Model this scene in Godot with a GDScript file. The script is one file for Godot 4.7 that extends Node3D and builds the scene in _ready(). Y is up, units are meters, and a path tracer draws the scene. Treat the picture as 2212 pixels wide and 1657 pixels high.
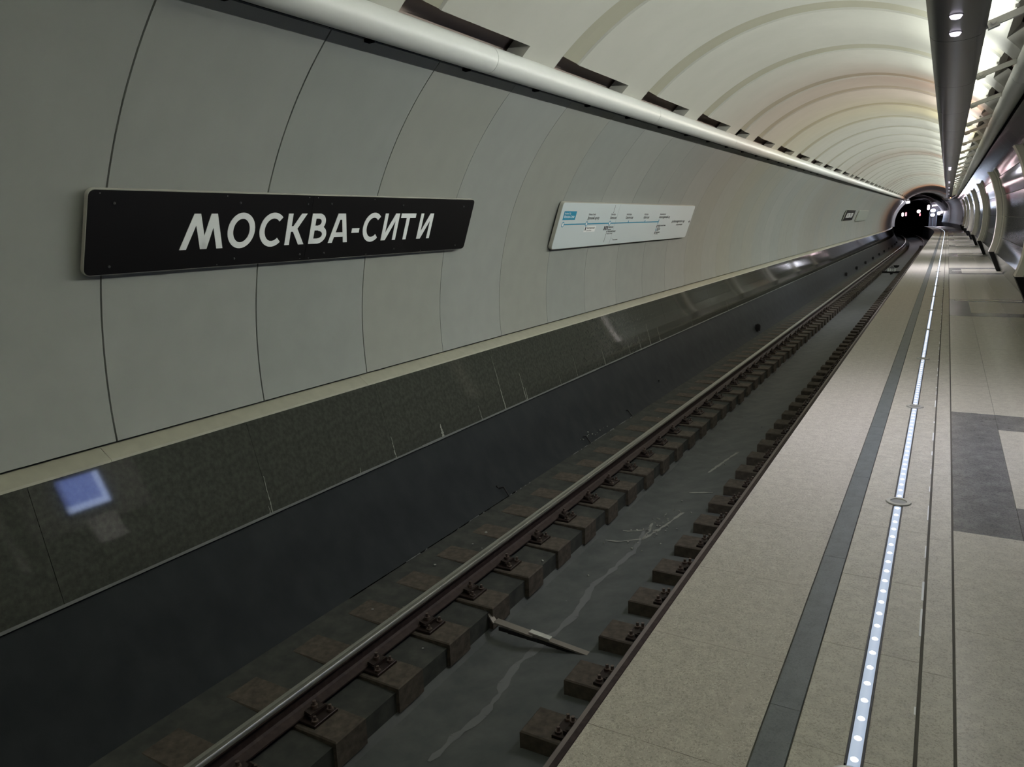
extends Node3D
# A metro station platform. The camera is the origin, the tunnel runs along -z, y is up, metres.

const FLOOR := -1.489
const BAY := 2.3
const END_Z := -92.0
const SIDE := 7.6
const UPL := 1.5
const NEAR_Z := 6.0
const VC := Vector2(-1.425, -0.42)   # centre of the vault circle
const VR := 2.59
const WC := Vector2(-1.468, -0.95)   # centre of the side wall circle
const WR := 3.0

var M := {}
var used := {}
var rng := RandomNumberGenerator.new()
var bays: Array = []                 # [start z, length, is_short]

# ------------------------------------------------------------------ helpers
func st_new() -> SurfaceTool:
	var st := SurfaceTool.new()
	st.begin(Mesh.PRIMITIVE_TRIANGLES)
	return st

func bend(z: float) -> float:
	if z > -66.0: return 0.0
	var d := -z - 66.0
	return -0.00105 * d * d

func slope(z: float) -> float:
	if z > -66.0: return 0.0
	return atan2(0.0021 * (-z - 66.0), 1.0)

func tri(st: SurfaceTool, a: Vector3, b: Vector3, c: Vector3, n: Vector3) -> void:
	# front faces run clockwise: (b-a)x(c-a) points away from the viewer
	if (b - a).cross(c - a).dot(n) > 0.0:
		var t := b; b = c; c = t
	st.set_normal(n); st.add_vertex(a)
	st.set_normal(n); st.add_vertex(b)
	st.set_normal(n); st.add_vertex(c)

func quad(st: SurfaceTool, a: Vector3, b: Vector3, c: Vector3, d: Vector3, n: Vector3) -> void:
	tri(st, a, b, c, n)
	tri(st, a, c, d, n)

func tri3(st: SurfaceTool, p: Array, n: Array) -> void:
	var order := [0, 1, 2]
	if (p[1] - p[0]).cross(p[2] - p[0]).dot(n[0] + n[1] + n[2]) > 0.0: order = [0, 2, 1]
	for k in order:
		st.set_normal(n[k]); st.add_vertex(p[k])

func bx(st: SurfaceTool, at: Vector3, size: Vector3, rot := Basis()) -> void:
	var h := size * 0.5
	for ax in 3:
		for s in [-1.0, 1.0]:
			var n := Vector3(); n[ax] = s
			var u := Vector3(); u[(ax + 1) % 3] = h[(ax + 1) % 3]
			var v := Vector3(); v[(ax + 2) % 3] = h[(ax + 2) % 3]
			var c := n * h[ax]
			quad(st, at + rot * (c - u - v), at + rot * (c + u - v), at + rot * (c + u + v), at + rot * (c - u + v), rot * n)

# box with its four top edges chamfered
func slab(st: SurfaceTool, at: Vector3, size: Vector3, ch: float) -> void:
	var h := size * 0.5
	var top := [Vector3(-h.x + ch, h.y, -h.z + ch), Vector3(h.x - ch, h.y, -h.z + ch), Vector3(h.x - ch, h.y, h.z - ch), Vector3(-h.x + ch, h.y, h.z - ch)]
	var mid := [Vector3(-h.x, h.y - ch, -h.z), Vector3(h.x, h.y - ch, -h.z), Vector3(h.x, h.y - ch, h.z), Vector3(-h.x, h.y - ch, h.z)]
	var side := [Vector3(0, 0, -1), Vector3(1, 0, 0), Vector3(0, 0, 1), Vector3(-1, 0, 0)]
	quad(st, at + top[0], at + top[1], at + top[2], at + top[3], Vector3.UP)
	for k in 4:
		var j := (k + 1) % 4
		quad(st, at + mid[k], at + mid[j], at + top[j], at + top[k], (side[k] + Vector3.UP).normalized())
		var dn := Vector3(0, -size.y + ch, 0)
		quad(st, at + mid[k], at + mid[j], at + mid[j] + dn, at + mid[k] + dn, side[k])
	quad(st, at + Vector3(-h.x, -h.y, -h.z), at + Vector3(h.x, -h.y, -h.z), at + Vector3(h.x, -h.y, h.z), at + Vector3(-h.x, -h.y, h.z), Vector3.DOWN)

func cyl(st: SurfaceTool, a: Vector3, b: Vector3, r0: float, r1: float, seg := 12, caps := true) -> void:
	var d := (b - a).normalized()
	var u := d.cross(Vector3.UP if absf(d.y) < 0.9 else Vector3.RIGHT).normalized()
	var v := d.cross(u)
	for k in seg:
		var p := TAU * k / seg; var q := TAU * (k + 1) / seg
		var n0 := u * cos(p) + v * sin(p); var n1 := u * cos(q) + v * sin(q)
		tri3(st, [a + n0 * r0, a + n1 * r0, b + n1 * r1], [n0, n1, n1])
		tri3(st, [a + n0 * r0, b + n1 * r1, b + n0 * r1], [n0, n1, n0])
		if caps:
			if r0 > 0.0: tri(st, a, a + n0 * r0, a + n1 * r0, -d)
			if r1 > 0.0: tri(st, b, b + n0 * r1, b + n1 * r1, d)

# Sweeps a polyline of (x, y) along z. Walking it, the outside is on the right hand.
func sweep(st: SurfaceTool, pts: Array, zs: Array, closed := false, caps := false, bent := false, sharp := 0.8) -> void:
	var n := pts.size()
	var last := n if closed else n - 1
	var en := []
	for i in last:
		var d: Vector2 = pts[(i + 1) % n] - pts[i]
		en.append(Vector2(d.y, -d.x).normalized())
	for i in last:
		var j := (i + 1) % n
		var na: Vector2 = en[i]; var nb: Vector2 = en[i]
		if i > 0 or closed:
			var e: Vector2 = en[(i - 1 + last) % last]
			if e.dot(en[i]) > sharp: na = (e + en[i]).normalized()
		if i < last - 1 or closed:
			var e2: Vector2 = en[(i + 1) % last]
			if e2.dot(en[i]) > sharp: nb = (e2 + en[i]).normalized()
		var A := Vector3(na.x, na.y, 0); var B := Vector3(nb.x, nb.y, 0)
		for k in zs.size() - 1:
			var o0 := bend(zs[k]) if bent else 0.0
			var o1 := bend(zs[k + 1]) if bent else 0.0
			var p0 := Vector3(pts[i].x + o0, pts[i].y, zs[k]); var q0 := Vector3(pts[j].x + o0, pts[j].y, zs[k])
			var p1 := Vector3(pts[i].x + o1, pts[i].y, zs[k + 1]); var q1 := Vector3(pts[j].x + o1, pts[j].y, zs[k + 1])
			tri3(st, [p0, q0, q1], [A, B, B])
			tri3(st, [p0, q1, p1], [A, B, A])
	if caps:
		var idx := Geometry2D.triangulate_polygon(PackedVector2Array(pts))
		for e in [[zs[0], Vector3(0, 0, 1 if zs[0] > zs[-1] else -1)], [zs[-1], Vector3(0, 0, -1 if zs[0] > zs[-1] else 1)]]:
			var o := bend(e[0]) if bent else 0.0
			for t in range(0, idx.size(), 3):
				var v := []
				for k in 3: v.append(Vector3(pts[idx[t + k]].x + o, pts[idx[t + k]].y, e[0]))
				tri(st, v[0], v[1], v[2], e[1])

# a flat outline in xy, from z0 to z1 (z1 in front)
func prism(st: SurfaceTool, poly: Array, z0: float, z1: float) -> void:
	sweep(st, poly if not Geometry2D.is_polygon_clockwise(PackedVector2Array(poly)) else rev(poly), [z1, z0], true, true, false, 0.9)

func rev(a: Array) -> Array:
	var b := a.duplicate(); b.reverse(); return b

func zrange(a: float, b: float) -> Array:
	var out := [a]
	if b < -66.0:
		if a > -66.0: out.append(-66.0)
		var z: float = minf(a, -66.0) - 2.0
		while z > b + 0.3:
			out.append(z); z -= 2.0
	out.append(b)
	return out

func numbered(called: String) -> String:
	if not used.has(called):
		used[called] = 0
		return called
	used[called] += 1
	return "%s_%03d" % [called, used[called]]

func obj(called: String, what, m: Material, parent: Node = null, at := Vector3.ZERO) -> MeshInstance3D:
	var mi := MeshInstance3D.new()
	mi.mesh = what.commit() if what is SurfaceTool else what
	mi.material_override = m
	mi.cast_shadow = GeometryInstance3D.SHADOW_CASTING_SETTING_ON
	if parent == null:
		mi.name = numbered(called); add_child(mi, true)
	else:
		mi.name = called; parent.add_child(mi, true)
	mi.position = at
	return mi

func thing(called: String, label: String, category: String, at := Vector3.ZERO, group := "") -> Node3D:
	var o := Node3D.new(); o.name = numbered(called); add_child(o, true)
	o.position = at
	tag(o, label, category, group)
	return o

func tag(o: Node, label: String, category: String, group := "", kind := "") -> void:
	o.set_meta("label", label); o.set_meta("category", category)
	if group != "": o.set_meta("group", group)
	if kind != "": o.set_meta("kind", kind)

func struct(called: String, label: String) -> Node3D:
	var o := Node3D.new(); o.name = called; add_child(o, true)
	o.set_meta("kind", "structure"); o.set_meta("label", label); o.set_meta("category", "structure")
	return o

func nth(n: int) -> String:
	var k := n
	var w := ["first", "second", "third", "fourth", "fifth", "sixth", "seventh", "eighth", "ninth", "tenth", "eleventh", "twelfth", "thirteenth", "fourteenth", "fifteenth", "sixteenth", "seventeenth", "eighteenth", "nineteenth"]
	if k < 19: return w[k]
	k += 1
	return ["twenty", "thirty", "forty"][k / 10 - 2] + "-" + w[k % 10 - 1] if k % 10 > 0 else ["twentieth", "thirtieth", "fortieth"][k / 10 - 2]

func arc(c: Vector2, r: float, a0: float, a1: float, n: int) -> Array:
	var out := []
	for k in n + 1:
		var a: float = lerpf(a0, a1, float(k) / n)
		out.append(c + Vector2(cos(a), sin(a)) * r)
	return out

# ------------------------------------------------------------------ materials
func speckle(size: int, seed_: int, cols: Array, wts: Array, freq: float, soft: float) -> ImageTexture:
	# mineral grain: cells of a few tones over a soft mottling
	var cells := FastNoiseLite.new(); cells.seed = seed_; cells.noise_type = FastNoiseLite.TYPE_CELLULAR
	cells.cellular_return_type = FastNoiseLite.RETURN_CELL_VALUE; cells.frequency = freq
	var ic := cells.get_seamless_image(size, size, false, false, 0.1, true)
	var soft_n := FastNoiseLite.new(); soft_n.seed = seed_ + 5; soft_n.frequency = 0.012; soft_n.fractal_octaves = 4
	var isf := soft_n.get_seamless_image(size, size)
	var im := Image.create(size, size, true, Image.FORMAT_RGB8)
	for y in size:
		for x in size:
			var v: float = ic.get_pixel(x, y).r
			var acc := 0.0; var c: Color = cols[-1]
			for k in cols.size():
				acc += wts[k]
				if v <= acc:
					c = cols[k]; break
			var m: float = 1.0 + (isf.get_pixel(x, y).r - 0.5) * soft
			im.set_pixel(x, y, Color(c.r * m, c.g * m, c.b * m))
	im.generate_mipmaps()
	return ImageTexture.create_from_image(im)

func mottle(size: int, seed_: int, a: Color, b: Color, freq: float, gain := 0.5, contrast := 1.0) -> ImageTexture:
	var nz := FastNoiseLite.new(); nz.seed = seed_; nz.frequency = freq; nz.fractal_octaves = 5; nz.fractal_gain = gain
	var src := nz.get_seamless_image(size, size)
	var im := Image.create(size, size, true, Image.FORMAT_RGB8)
	for y in size:
		for x in size:
			var t: float = clampf((src.get_pixel(x, y).r - 0.5) * contrast + 0.5, 0, 1)
			im.set_pixel(x, y, a.lerp(b, t))
	im.generate_mipmaps()
	return ImageTexture.create_from_image(im)

func mat(called: String, c: Color, rough: float, metal := 0.0, spec := 0.5) -> StandardMaterial3D:
	var m := StandardMaterial3D.new()
	m.resource_name = called; m.albedo_color = c; m.roughness = rough; m.metallic = metal; m.metallic_specular = spec
	M[called] = m
	return m

func textured(called: String, tex: Texture2D, per_metre: float, rough: float, metal := 0.0, spec := 0.5) -> StandardMaterial3D:
	var m := mat(called, Color.WHITE, rough, metal, spec)
	m.albedo_texture = tex
	m.uv1_triplanar = true; m.uv1_world_triplanar = true; m.uv1_scale = Vector3.ONE * per_metre
	return m

func glow(called: String, c: Color, energy: float) -> StandardMaterial3D:
	var m := mat(called, Color(0.8, 0.8, 0.8), 0.4)
	m.emission_enabled = true; m.emission = c; m.emission_energy_multiplier = energy
	return m

func tinted(base: String, called: String, c: Color) -> StandardMaterial3D:
	var m: StandardMaterial3D = M[base].duplicate(); m.albedo_color = c; m.resource_name = called; M[called] = m
	return m

func materials() -> void:
	textured("panel", mottle(512, 3, Color(0.595, 0.609, 0.591), Color(0.623, 0.637, 0.618), 0.01), 0.5, 0.5, 0.0, 0.35)
	tinted("panel", "panel_b", Color(0.975, 0.98, 0.98))
	tinted("panel", "panel_c", Color(0.99, 0.985, 0.97))
	mat("gap", Color(0.03, 0.03, 0.03), 0.9, 0.0, 0.1)
	mat("cornice", Color(0.76, 0.77, 0.755), 0.42)
	textured("vault", mottle(512, 9, Color(0.636, 0.636, 0.601), Color(0.661, 0.661, 0.627), 0.008), 0.4, 0.6, 0.0, 0.3)
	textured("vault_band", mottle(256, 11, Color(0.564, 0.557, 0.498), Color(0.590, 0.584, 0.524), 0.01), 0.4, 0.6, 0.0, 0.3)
	mat("vent", Color(0.62, 0.56, 0.52), 0.9)
	textured("granite_dark", speckle(512, 21, [Color(0.237, 0.245, 0.228), Color(0.261, 0.269, 0.247), Color(0.285, 0.293, 0.267), Color(0.218, 0.226, 0.213)], [0.4, 0.3, 0.12, 0.18], 0.45, 0.35), 3.0, 0.045)
	mat("granite_cap", Color(0.17, 0.175, 0.165), 0.35)
	textured("ledge", mottle(256, 4, Color(0.60, 0.60, 0.54), Color(0.66, 0.655, 0.59), 0.03), 1.0, 0.5)
	mat("calcite", Color(0.52, 0.53, 0.50), 0.9)
	mat("calcite_dim", Color(0.40, 0.41, 0.405), 0.9)
	textured("lower_wall", mottle(512, 31, Color(0.129, 0.143, 0.153), Color(0.170, 0.184, 0.191), 0.012, 0.55, 1.3), 0.5, 0.8, 0.0, 0.3)
	textured("track_concrete", mottle(512, 32, Color(0.207, 0.217, 0.207), Color(0.274, 0.279, 0.260), 0.015, 0.6, 1.5), 0.6, 0.85, 0.0, 0.3)
	textured("drain", mottle(512, 33, Color(0.284, 0.301, 0.298), Color(0.359, 0.371, 0.362), 0.012, 0.6, 1.4), 0.5, 0.6, 0.0, 0.4)
	textured("timber", mottle(256, 34, Color(0.258, 0.239, 0.215), Color(0.353, 0.329, 0.293), 0.05, 0.6, 1.3), 1.0, 0.85, 0.0, 0.3)
	textured("rail_steel", mottle(256, 35, Color(0.16, 0.125, 0.115), Color(0.27, 0.225, 0.21), 0.06), 1.0, 0.6, 0.2, 0.4)
	mat("rail_worn", Color(0.66, 0.66, 0.62), 0.38, 0.85)
	mat("rail_dull", Color(0.50, 0.47, 0.45), 0.5, 0.6)
	mat("fastening", Color(0.20, 0.165, 0.15), 0.45, 0.6)
	mat("bolt", Color(0.45, 0.40, 0.37), 0.4, 0.7)
	mat("black", Color(0.055, 0.055, 0.058), 0.7)
	textured("granite_edge", speckle(1024, 41, [Color(0.647, 0.627, 0.582), Color(0.734, 0.715, 0.672), Color(0.806, 0.797, 0.748), Color(0.573, 0.551, 0.511), Color(0.928, 0.915, 0.852)], [0.3, 0.36, 0.14, 0.17, 0.03], 0.16, 0.10), 1.0, 0.55, 0.0, 0.4)
	textured("granite_strip", speckle(512, 42, [Color(0.375, 0.403, 0.409), Color(0.403, 0.431, 0.437), Color(0.353, 0.375, 0.386)], [0.4, 0.3, 0.3], 0.2, 0.15), 1.5, 0.5)
	textured("granite_floor", speckle(1024, 43, [Color(0.699, 0.684, 0.638), Color(0.761, 0.750, 0.698), Color(0.647, 0.626, 0.573), Color(0.813, 0.809, 0.756)], [0.32, 0.36, 0.2, 0.12], 0.16, 0.12), 1.0, 0.3)
	var gw: StandardMaterial3D = M.granite_floor.duplicate(); gw.roughness = 0.55; gw.resource_name = "granite_walk"; M["granite_walk"] = gw
	textured("granite_grey", speckle(512, 44, [Color(0.425, 0.425, 0.425), Color(0.475, 0.475, 0.469), Color(0.375, 0.375, 0.381)], [0.4, 0.3, 0.3], 0.2, 0.2), 1.2, 0.24)
	mat("grout", Color(0.36, 0.35, 0.325), 0.95)
	mat("pale_metal", Color(0.72, 0.72, 0.69), 0.35, 0.3)
	mat("ring_insert", Color(0.55, 0.56, 0.54), 0.5)
	mat("led_frame", Color(0.25, 0.25, 0.26), 0.5, 0.3)
	mat("beam", Color(0.17, 0.165, 0.18), 0.28, 0.25)
	mat("bracket", Color(0.82, 0.81, 0.77), 0.5)
	mat("sign_black", Color(0.055, 0.05, 0.058), 0.45, 0.0, 0.4)
	mat("sign_white", Color(0.97, 0.985, 0.98), 0.5)
	mat("sign_edge", Color(0.70, 0.70, 0.66), 0.5)
	mat("map_white", Color(0.83, 0.87, 0.88), 0.4)
	mat("board_dim", Color(0.60, 0.63, 0.60), 0.5)
	mat("map_blue", Color(0.16, 0.56, 0.70), 0.5)
	mat("map_text", Color(0.12, 0.13, 0.15), 0.5)
	mat("map_grey", Color(0.45, 0.46, 0.47), 0.5)
	mat("map_card", Color(0.95, 0.96, 0.96), 0.5)
	mat("screw", Color(0.66, 0.66, 0.66), 0.3, 0.9)
	mat("wall_panel_dark", Color(0.33, 0.355, 0.32), 0.1, 0.0, 0.5)
	mat("wall_joint", Color(0.52, 0.52, 0.48), 0.6)
	mat("plinth", Color(0.27, 0.28, 0.265), 0.16)
	mat("rib_cream", Color(0.95, 0.93, 0.89), 0.5)
	mat("far_wall", Color(0.60, 0.64, 0.68), 0.6)
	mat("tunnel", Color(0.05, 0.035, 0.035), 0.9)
	mat("tunnel_grey", Color(0.33, 0.30, 0.30), 0.9)
	mat("far_soffit", Color(0.45, 0.44, 0.46), 0.8)
	mat("portal", Color(0.90, 0.90, 0.90), 0.5)
	mat("tape", Color(0.85, 0.85, 0.82), 0.2, 0.7)
	mat("flat_bar", Color(0.50, 0.48, 0.45), 0.5, 0.4)
	mat("board_grey", Color(0.62, 0.61, 0.58), 0.5)

# ------------------------------------------------------------------ camera and light
func camera_and_light() -> void:
	var cam := Camera3D.new(); cam.name = "camera"; add_child(cam)
	cam.transform = Transform3D(Basis(Vector3(0.86910455, -0.02945543, -0.4937506), Vector3(-0.07657908, 0.97817627, -0.19314978), Vector3(0.48866443, 0.20567832, 0.84788177)), Vector3.ZERO)
	cam.fov = 54.24; cam.near = 0.05; cam.far = 300.0; cam.current = true
	var we := WorldEnvironment.new(); we.name = "environment"; add_child(we)
	var e := Environment.new()
	e.background_mode = Environment.BG_COLOR; e.background_color = Color.BLACK
	e.tonemap_mode = Environment.TONE_MAPPER_LINEAR
	e.tonemap_exposure = 1.32
	e.sdfgi_enabled = true; e.ssao_enabled = true; e.ssil_enabled = true
	we.environment = e

func lay_bays() -> void:
	# long bays of 2.3 m with a short one of 1.4 m every eighth
	var z := -13.5
	var list := []
	while z > -86.0:
		list.append([z, 1.4, true]); z -= 1.4
		for k in 7:
			list.append([z, BAY, false]); z -= BAY
	z = -13.5
	var back := []
	var c := 0
	while z < NEAR_Z:
		var l := BAY
		if c == 7: l = 1.4
		z += l
		back.append([z, l, c == 7]); c += 1
	back.reverse()
	bays = back + list

func area(at: Vector3, size: Vector2, energy: float, c: Color, basis_: Basis) -> AreaLight3D:
	var l := AreaLight3D.new(); l.name = numbered("area_light"); add_child(l, true)
	l.transform = Transform3D(basis_, at)
	l.area_size = size; l.light_energy = energy; l.light_color = c
	l.shadow_enabled = true; l.area_range = 30.0; l.area_attenuation = 2.0
	return l

# ------------------------------------------------------------------ setting
func wall_left() -> void:
	var w := struct("wall_left", "curved grey panelled wall across the track with a dark granite plinth")
	var a0 := asin((-1.255 - WC.y) / WR); var a1 := asin((1.256 - WC.y) / WR)
	# inner face: walking upwards on the left side, the room is on the right hand
	var inner := arc(WC, WR, PI - a0, PI - a1, 28)
	var outer := arc(WC, WR + 0.03, PI - a1, PI - a0, 14)
	var prof := inner + outer
	var st := st_new()
	sweep(st, prof, [0.0, -1.1935], true, true, false, 0.9)
	var panel := st.commit()
	st = st_new()
	sweep(st, prof, [-0.002, -1.190], true, true, false, 0.9)
	var panel_wide_joint := st.commit()
	var names := ["panel", "panel_b", "panel_c"]
	var k := -7
	while -2.71 - 1.2 * k > END_Z:
		var z: float = -2.71 - 1.2 * k + 1.2 - 0.0035
		var p := obj("wall_panel", panel_wide_joint if k < 3 else panel, M[names[rng.randi() % 3]], w, Vector3(bend(z), 0, z))
		p.rotation.y = slope(z)
		k += 1
	var zs := zrange(NEAR_Z + 4, END_Z)
	st = st_new(); sweep(st, arc(WC, WR + 0.12, PI - a0 + 0.02, PI - a1 - 0.03, 20), zs, false, false, true)
	obj("backing", st, M.gap, w)
	# ledge, with a joint each 1.2 m, and a shadow gap under the panels
	st = st_new(); sweep(st, [Vector2(-4.355, -1.348), Vector2(-4.360, -1.333), Vector2(-4.452, -1.272), Vector2(-4.52, -1.272), Vector2(-4.52, -1.36)], [0.0, -2.397], true, true)
	var led := st.commit()
	var j := -4
	while -2.6 - 2.4 * j > END_Z + 2:
		var z2: float = -2.6 - 2.4 * j
		var l := obj("ledge_stone", led, M.ledge, w, Vector3(bend(z2), 0, z2)); l.rotation.y = slope(z2)
		j += 1
	# granite plinth, leaning back
	var top := Vector2(-4.362, -1.345); var bot := Vector2(-4.172, -2.022)
	var back := Vector2(-0.04, -0.011)
	var cuts := [NEAR_Z + 2, 4.0, 2.0, 0.0, -2.1, -3.64, -5.1, -7.08, -8.52, -9.99, -11.49, -12.95]
	while cuts[-1] > END_Z + 2: cuts.append(cuts[-1] - 1.5)
	for i in cuts.size() - 1:
		st = st_new()
		sweep(st, [top + Vector2(0.004, -0.034), top + Vector2(0.001, -0.001), top + back, top + back + Vector2(0, -0.03)], [cuts[i] - 0.0015, cuts[i + 1] + 0.0015], true, true, true)
		obj("granite_cap", st, M.granite_cap, w)
		st = st_new()
		sweep(st, [bot, top, top + back, bot + back], [cuts[i] - 0.0015, cuts[i + 1] + 0.0015], true, true, true)
		obj("granite_slab", st, M.granite_dark, w)
	st = st_new(); sweep(st, [bot + back, top + back * 1.01 + Vector2(0, 0.01)], zs, false, false, true)
	obj("backing", st, M.gap, w)
	# pale lime line where the granite meets the concrete
	st = st_new()
	var z := NEAR_Z
	while z > -60.0:
		var r := 0.002 + 0.005 * rng.randf()
		var len_ := 0.25 + 0.3 * rng.randf()
		sweep(st, [bot + Vector2(0.006 + r, -0.010), bot + Vector2(0.002, 0.002 + r), bot + Vector2(-0.02, -0.016)], [z, z - len_], false, false, true)
		z -= len_
	obj("lime_line", st, M.calcite_dim, w)
	# lime drips on the plinth: irregular thin crusts
	st = st_new()
	var dirv := (top - bot).normalized(); var nrm := Vector2(dirv.y, -dirv.x)
	for d in [[-3.64, 0.28, 0.005], [-3.61, 0.06, 0.004], [-4.62, 0.05, 0.004], [-5.10, 0.2, 0.006], [-6.58, 0.16, 0.004], [-7.08, 0.64, 0.004], [-7.09, 0.24, 0.006], [-7.57, 0.33, 0.006], [-7.6, 0.14, 0.008], [-8.52, 0.12, 0.003], [-9.03, 0.3, 0.003], [-9.99, 0.24, 0.006], [-11.0, 0.2, 0.003], [-11.49, 0.24, 0.006], [-11.96, 0.36, 0.007], [-12.44, 0.24, 0.006], [-14.4, 0.18, 0.004], [-17.2, 0.22, 0.005], [-5.85, 0.13, 0.022]]:
		var n := 14
		var wob := 0.0
		for q in n:
			var t0: float = d[1] * q / n; var t1: float = d[1] * (q + 1) / n
			var w0: float = d[2] * (1.0 - 0.75 * float(q) / n) * (0.6 + 0.8 * rng.randf())
			var nw: float = wob + (rng.randf() - 0.5) * 0.006
			var b0 := bot + dirv * t0 + nrm * 0.002; var b1 := bot + dirv * t1 + nrm * 0.002
			quad(st, Vector3(b0.x, b0.y, d[0] + wob + w0), Vector3(b0.x, b0.y, d[0] + wob - w0), Vector3(b1.x, b1.y, d[0] + nw - w0 * 0.9), Vector3(b1.x, b1.y, d[0] + nw + w0 * 0.9), Vector3(nrm.x, nrm.y, 0))
			wob = nw
	obj("lime_drip", st, M.calcite, w)
	st = st_new()
	sweep(st, [Vector2(-3.735, -2.735), Vector2(-3.80, -2.69), Vector2(-3.87, -2.60), Vector2(-3.99, -2.36), Vector2(-4.10, -2.16), Vector2(-4.20, -2.03), Vector2(-4.6, -2.0)], zrange(NEAR_Z, -124.0), false, false, true)
	obj("lower_wall", st, M.lower_wall, w)

func vault_strip(s: Array, dr: Array, half: float) -> ArrayMesh:
	# a curved strip of the vault: its inner face follows s (along -z) and dr (outwards), closed behind
	var st := st_new()
	var nphi := 64
	var cc := Vector3(VC.x, VC.y, 0)
	var r := VR + 0.14
	var e: int = s.size() - 1
	for i in nphi:
		var f0: float = lerpf(-half, half, float(i) / nphi); var f1: float = lerpf(-half, half, float(i + 1) / nphi)
		var d0 := Vector3(sin(f0), cos(f0), 0); var d1 := Vector3(sin(f1), cos(f1), 0)
		for k in e:
			var m: float = (dr[k + 1] - dr[k]) / (s[k + 1] - s[k])
			var n0 := (-d0 - Vector3(0, 0, m)).normalized(); var n1 := (-d1 - Vector3(0, 0, m)).normalized()
			var p00: Vector3 = cc + d0 * (VR + dr[k]) + Vector3(0, 0, -s[k]); var p01: Vector3 = cc + d0 * (VR + dr[k + 1]) + Vector3(0, 0, -s[k + 1])
			var p10: Vector3 = cc + d1 * (VR + dr[k]) + Vector3(0, 0, -s[k]); var p11: Vector3 = cc + d1 * (VR + dr[k + 1]) + Vector3(0, 0, -s[k + 1])
			tri3(st, [p00, p10, p11], [n0, n1, n1]); tri3(st, [p00, p11, p01], [n0, n1, n0])
		var za := Vector3(0, 0, -s[0]); var zb := Vector3(0, 0, -s[e])
		quad(st, cc + d0 * r + za, cc + d1 * r + za, cc + d1 * r + zb, cc + d0 * r + zb, (d0 + d1).normalized())
		quad(st, cc + d0 * (VR + dr[0]) + za, cc + d1 * (VR + dr[0]) + za, cc + d1 * r + za, cc + d0 * r + za, Vector3(0, 0, 1))
		quad(st, cc + d0 * (VR + dr[e]) + zb, cc + d1 * (VR + dr[e]) + zb, cc + d1 * r + zb, cc + d0 * r + zb, Vector3(0, 0, -1))
	for side in [-1.0, 1.0]:
		var d := Vector3(sin(half) * side, cos(half), 0)
		var nn := Vector3(cos(half) * side, -sin(half), 0)
		for k in e:
			quad(st, cc + d * (VR + dr[k]) - Vector3(0, 0, s[k]), cc + d * (VR + dr[k + 1]) - Vector3(0, 0, s[k + 1]), cc + d * r - Vector3(0, 0, s[k + 1]), cc + d * r - Vector3(0, 0, s[k]), nn)
	return st.commit()

func ceiling() -> void:
	var c := struct("ceiling", "pale ribbed barrel vault over the platform and track")
	var half := asin(1.755 / VR)
	var meshes := {}
	for b in bays:
		var z0: float = b[0]; var L: float = b[1]
		if not meshes.has(L):
			# a recessed strip at the near end of the shell, then the flat panel
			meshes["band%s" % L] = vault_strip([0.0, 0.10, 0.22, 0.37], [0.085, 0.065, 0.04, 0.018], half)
			meshes[L] = vault_strip([0.37, 0.385, 0.5, L * 0.6, L - 0.003], [0.018, 0.0, 0.0, 0.0, 0.0], half)
			# pier between two vents, flush with the flat of the shell
			var ps := st_new()
			var pl := 0.6
			var p1 := half + 0.095
			for side in [-1.0, 1.0]:
				var ang := []
				for k in 5:
					var f: float = lerpf(half - 0.002, p1, k / 4.0) * side
					ang.append(VC + Vector2(sin(f), cos(f)) * VR)
				var ang2 := []
				for k in 3:
					var f2: float = lerpf(p1, half - 0.002, k / 2.0) * side
					ang2.append(VC + Vector2(sin(f2), cos(f2)) * (VR + 0.16))
				var poly: Array = ang + ang2
				if Geometry2D.is_polygon_clockwise(PackedVector2Array(poly)): poly.reverse()
				sweep(ps, poly, [-L + pl, -L], true, true, false, 0.9)
			meshes["p%s" % L] = ps.commit()
		var v := obj("vault_shell", meshes[L], M.vault, c, Vector3(bend(z0), 0, z0)); v.rotation.y = slope(z0)
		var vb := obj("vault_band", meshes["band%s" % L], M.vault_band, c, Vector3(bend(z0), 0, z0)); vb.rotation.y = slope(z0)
		var p := obj("vault_pier", meshes["p%s" % L], M.vault, c, Vector3(bend(z0), 0, z0)); p.rotation.y = slope(z0)
	# back of the vents and the closed shell behind
	var st2 := st_new()
	var zs := zrange(NEAR_Z + 4, END_Z)
	sweep(st2, rev(arc(VC, VR + 0.20, PI * 0.5 - half - 0.13, PI * 0.5 + half + 0.13, 40)), zs, false, false, true)
	obj("vent_back", st2, M.vent, c)
	for side in [-1.0, 1.0]:
		st2 = st_new()
		var f: float = (half + 0.105) * side
		var q0: Vector2 = VC + Vector2(sin(f), cos(f)) * (VR + 0.30)
		var q1: Vector2 = VC + Vector2(sin(f), cos(f)) * (VR - 0.01)
		var poly := [q1, q0] if side < 0 else [q0, q1]
		sweep(st2, poly, zs, false, false, true)
		obj("vent_sill", st2, M.vent, c)

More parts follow.
